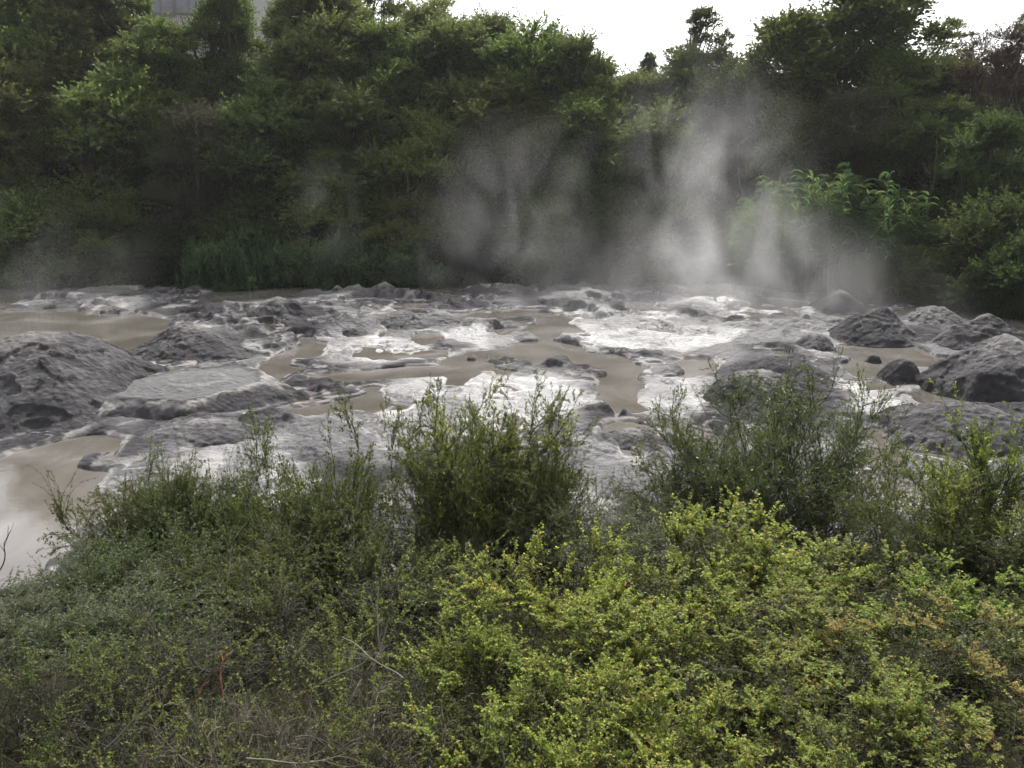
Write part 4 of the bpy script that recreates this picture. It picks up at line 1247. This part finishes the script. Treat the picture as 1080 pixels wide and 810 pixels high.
# ------------------------------------------------------------------ steam
def steam(px, py, py_top, r0, r1, bx, dens, seed, label, power=1.2, flat=1.0, scale=.42, thr=.42, lift=0.0):
    yb = gp(px, py)[1]
    xb = xat(px, yb, 0)
    H_ = zat(py_top, yb) - lift
    nk, ns = 14, 20
    V = []
    for k in range(nk + 1):
        t = k / nk
        r = (r0 + (r1 - r0) * t) * (1.0 if 0 < k < nk else .9)
        for q in range(ns):
            a = 2 * PI * q / ns
            V.append((bx * t ** 1.3 + r * math.cos(a), flat * r * math.sin(a), H_ * t))
    bm_f = [(k * ns + q, k * ns + (q + 1) % ns, (k + 1) * ns + (q + 1) % ns, (k + 1) * ns + q) for k in range(nk) for q in range(ns)]
    me = bpy.data.meshes.new('steam')
    me.from_pydata(V, [], bm_f + [tuple(range(ns - 1, -1, -1)), tuple(nk * ns + q for q in range(ns))])
    o = link('steam', me)
    o.location = (xb, yb, lift + .02)
    tag(o, label, 'steam', 'steam rising from the hot mud', 'stuff')
    m, nt = new_mat('steam')
    me.materials.append(m)
    out = N(nt, 'ShaderNodeOutputMaterial')
    tc = N(nt, 'ShaderNodeTexCoord')
    sx = N(nt, 'ShaderNodeSeparateXYZ')
    L(nt, tc, 'Object', sx, 0)
    t = math_n(nt, 'DIVIDE', sx.outputs['Z'], H_, True)
    ax = math_n(nt, 'MULTIPLY', math_n(nt, 'POWER', t, 1.3), bx)
    dx = math_n(nt, 'SUBTRACT', sx.outputs['X'], ax)
    dy = math_n(nt, 'DIVIDE', sx.outputs['Y'], flat)
    rr = math_n(nt, 'ADD', r0, math_n(nt, 'MULTIPLY', t, r1 - r0))
    d = math_n(nt, 'DIVIDE', math_n(nt, 'SQRT', math_n(nt, 'ADD', math_n(nt, 'MULTIPLY', dx, dx), math_n(nt, 'MULTIPLY', dy, dy))), rr)
    fall = N(nt, 'ShaderNodeMapRange', interpolation_type='SMOOTHSTEP')
    fall.inputs['From Min'].default_value = 1.0
    fall.inputs['From Max'].default_value = 0.0
    nt.links.new(d, fall.inputs['Value'])
    vert = math_n(nt, 'POWER', math_n(nt, 'SUBTRACT', 1.0, t, True), power)
    fin = math_n(nt, 'MULTIPLY', t, 6.0, True)
    vert = math_n(nt, 'MULTIPLY', vert, math_n(nt, 'ADD', .25, math_n(nt, 'MULTIPLY', fin, .75)))
    if lift > 0:
        vert = math_n(nt, 'MULTIPLY', vert, math_n(nt, 'MULTIPLY', t, 2.5, True))
    mp = N(nt, 'ShaderNodeMapping')
    mp.inputs['Location'].default_value = (seed * 3.7, seed * 1.3, seed * 2.1)
    mp.inputs['Scale'].default_value = (1.0, 1.0, .62)
    L(nt, tc, 'Object', mp, 0)
    no = N(nt, 'ShaderNodeTexNoise')
    no.inputs['Scale'].default_value = scale
    no.inputs['Detail'].default_value = 4
    no.inputs['Roughness'].default_value = .52
    no.inputs['Distortion'].default_value = .9
    L(nt, mp, 0, no, 'Vector')
    nz = N(nt, 'ShaderNodeMapRange', interpolation_type='SMOOTHSTEP')
    nz.inputs['From Min'].default_value = thr
    nz.inputs['From Max'].default_value = thr + .38
    L(nt, no, 'Fac', nz, 'Value')
    den = math_n(nt, 'MULTIPLY', math_n(nt, 'MULTIPLY', math_n(nt, 'MULTIPLY', fall.outputs[0], vert), nz.outputs[0]), dens)
    pv = N(nt, 'ShaderNodeVolumePrincipled')
    pv.inputs['Color'].default_value = (.97, .97, .98, 1)
    pv.inputs['Anisotropy'].default_value = .45
    nt.links.new(den, pv.inputs['Density'])
    L(nt, pv, 0, out, 'Volume')
    return o


steam(780, 322, 40, 7.6, 5.0, -3.2, .23, 3, 'tall white steam plume leaning over the mud in front of the canes', 1.2, scale=.40)
steam(825, 324, 215, 10.5, 6.5, -2.6, .17, 8, 'low bright steam at the root of the tall plume, drifting over the mud', 1.2, scale=.34)
steam(525, 308, 110, 7.4, 4.6, 1.6, .19, 5, 'middle steam plume rising before the dark bank', 1.2, scale=.38)
steam(350, 312, 165, 2.8, 2.2, -.3, .10, 11, 'thin steam wisp before the ferns', .8, lift=1.0, scale=.5)
steam(20, 330, 195, 4.8, 3.0, .6, .09, 13, 'faint steam drifting over the brown pool at the frame edge', 1.2)
steam(120, 318, 235, 4.0, 2.6, .6, .07, 15, 'faint low steam at the far end of the brown pool', 1.2)
steam(700, 350, 295, 9.0, 7.0, -.5, .09, 17, 'low thin mist lying over the bright central mud', .9, flat=.8, scale=.3)
steam(960, 318, 255, 1.4, 1.0, -.4, .24, 19, 'little steam wisp behind the twin peaked mound', 1.0, scale=.8)
steam(645, 318, 225, 8.0, 6.0, .5, .12, 23, 'thin mist along the far shore between the two plumes', 1.0, scale=.32)

# damp air over the hot pools
me = bpy.data.meshes.new('haze')
V, F = box(-900, 900, -300, 1100, -6, 60)
me.from_pydata([tuple(v) for v in V], [], [tuple(int(q) for q in f) for f in F])
hz_o = link('haze', me)
tag(hz_o, 'thin damp haze over the whole basin', 'haze', None, 'stuff')
m, nt = new_mat('haze')
me.materials.append(m)
pv = N(nt, 'ShaderNodeVolumePrincipled')
pv.inputs['Color'].default_value = (.95, .97, 1, 1)
pv.inputs['Density'].default_value = HAZE
pv.inputs['Anisotropy'].default_value = .2
L(nt, pv, 0, N(nt, 'ShaderNodeOutputMaterial'), 'Volume')

# ------------------------------------------------------------------ light
SUN_EL, SUN_AZ = R(45), R(9)          # azimuth from +Y towards +X
sun_d = bpy.data.lights.new('sun', 'SUN')
sun_d.energy = 5.0
sun_d.angle = R(1.5)
sun_d.color = (1.0, .97, .93)
sun = bpy.data.objects.new('sun', sun_d)
COL.objects.link(sun)
to_sun = Vector((math.sin(SUN_AZ) * math.cos(SUN_EL), math.cos(SUN_AZ) * math.cos(SUN_EL), math.sin(SUN_EL)))
sun.rotation_euler = to_sun.to_track_quat('Z', 'Y').to_euler()
sun.location = to_sun * 80

w = bpy.data.worlds.new('World')
sc.world = w
w.use_nodes = True
nt = w.node_tree
for nd in list(nt.nodes):
    nt.nodes.remove(nd)
wo = N(nt, 'ShaderNodeOutputWorld')
bg = N(nt, 'ShaderNodeBackground')
bg.inputs['Strength'].default_value = 0.12
sky = N(nt, 'ShaderNodeTexSky')
sky.sky_type = 'NISHITA'
sky.sun_disc = False
sky.sun_elevation = SUN_EL
sky.sun_rotation = SUN_AZ
sky.dust_density = 4.0
sky.air_density = 1.0
sky.ozone_density = 1.0
# thin bright cloud over most of the sky
tc = N(nt, 'ShaderNodeTexCoord')
cn = N(nt, 'ShaderNodeTexNoise')
cn.inputs['Scale'].default_value = 2.6
cn.inputs['Detail'].default_value = 7
L(nt, tc, 'Generated', cn, 'Vector')
cr = ramp(nt, [(.34, (0, 0, 0)), (.52, (1, 1, 1))], cn.outputs['Fac'])
mx = N(nt, 'ShaderNodeMix', data_type='RGBA')
dp = N(nt, 'ShaderNodeVectorMath', operation='DOT_PRODUCT')
nv = N(nt, 'ShaderNodeVectorMath', operation='NORMALIZE')
L(nt, tc, 'Generated', nv, 0)
L(nt, nv, 0, dp, 0)
dp.inputs[1].default_value = to_sun
mrs = N(nt, 'ShaderNodeMapRange', interpolation_type='SMOOTHSTEP')
mrs.inputs['From Min'].default_value = 0.1
mrs.inputs['From Max'].default_value = 0.95
mrs.inputs['To Min'].default_value = 3.5
mrs.inputs['To Max'].default_value = 16.0
nt.links.new(dp.outputs['Value'], mrs.inputs['Value'])
cc = N(nt, 'ShaderNodeCombineColor')
for q in range(3):
    nt.links.new(mrs.outputs[0], cc.inputs[q])
L(nt, cc, 0, mx, 'B')
cf = math_n(nt, 'MULTIPLY', cr.outputs[0], .92)
nt.links.new(cf, mx.inputs['Factor'])
L(nt, sky, 0, mx, 'A')
L(nt, mx, 'Result', bg, 'Color')
L(nt, bg, 0, wo, 0)

# ------------------------------------------------------------------ render settings
vs = sc.view_settings
sc.display_settings.display_device = 'sRGB'
vs.view_transform = 'Standard'
vs.look = 'None'
vs.gamma = 1
vs.exposure = 0.57
vs.use_curve_mapping = False
sc.render.engine = 'CYCLES'
cy = sc.cycles
cy.use_denoising = True
try:
    cy.denoiser = 'OPENIMAGEDENOISE'
    cy.denoising_input_passes = 'RGB_ALBEDO'
except Exception:
    pass
cy.max_bounces = 8
cy.diffuse_bounces = 3
cy.glossy_bounces = 3
cy.transmission_bounces = 4
cy.volume_bounces = 1
cy.volume_step_rate = 0.3
cy.transparent_max_bounces = 12
cy.caustics_reflective = False
cy.caustics_refractive = False
cy.sample_clamp_indirect = 6
cy.use_adaptive_sampling = False
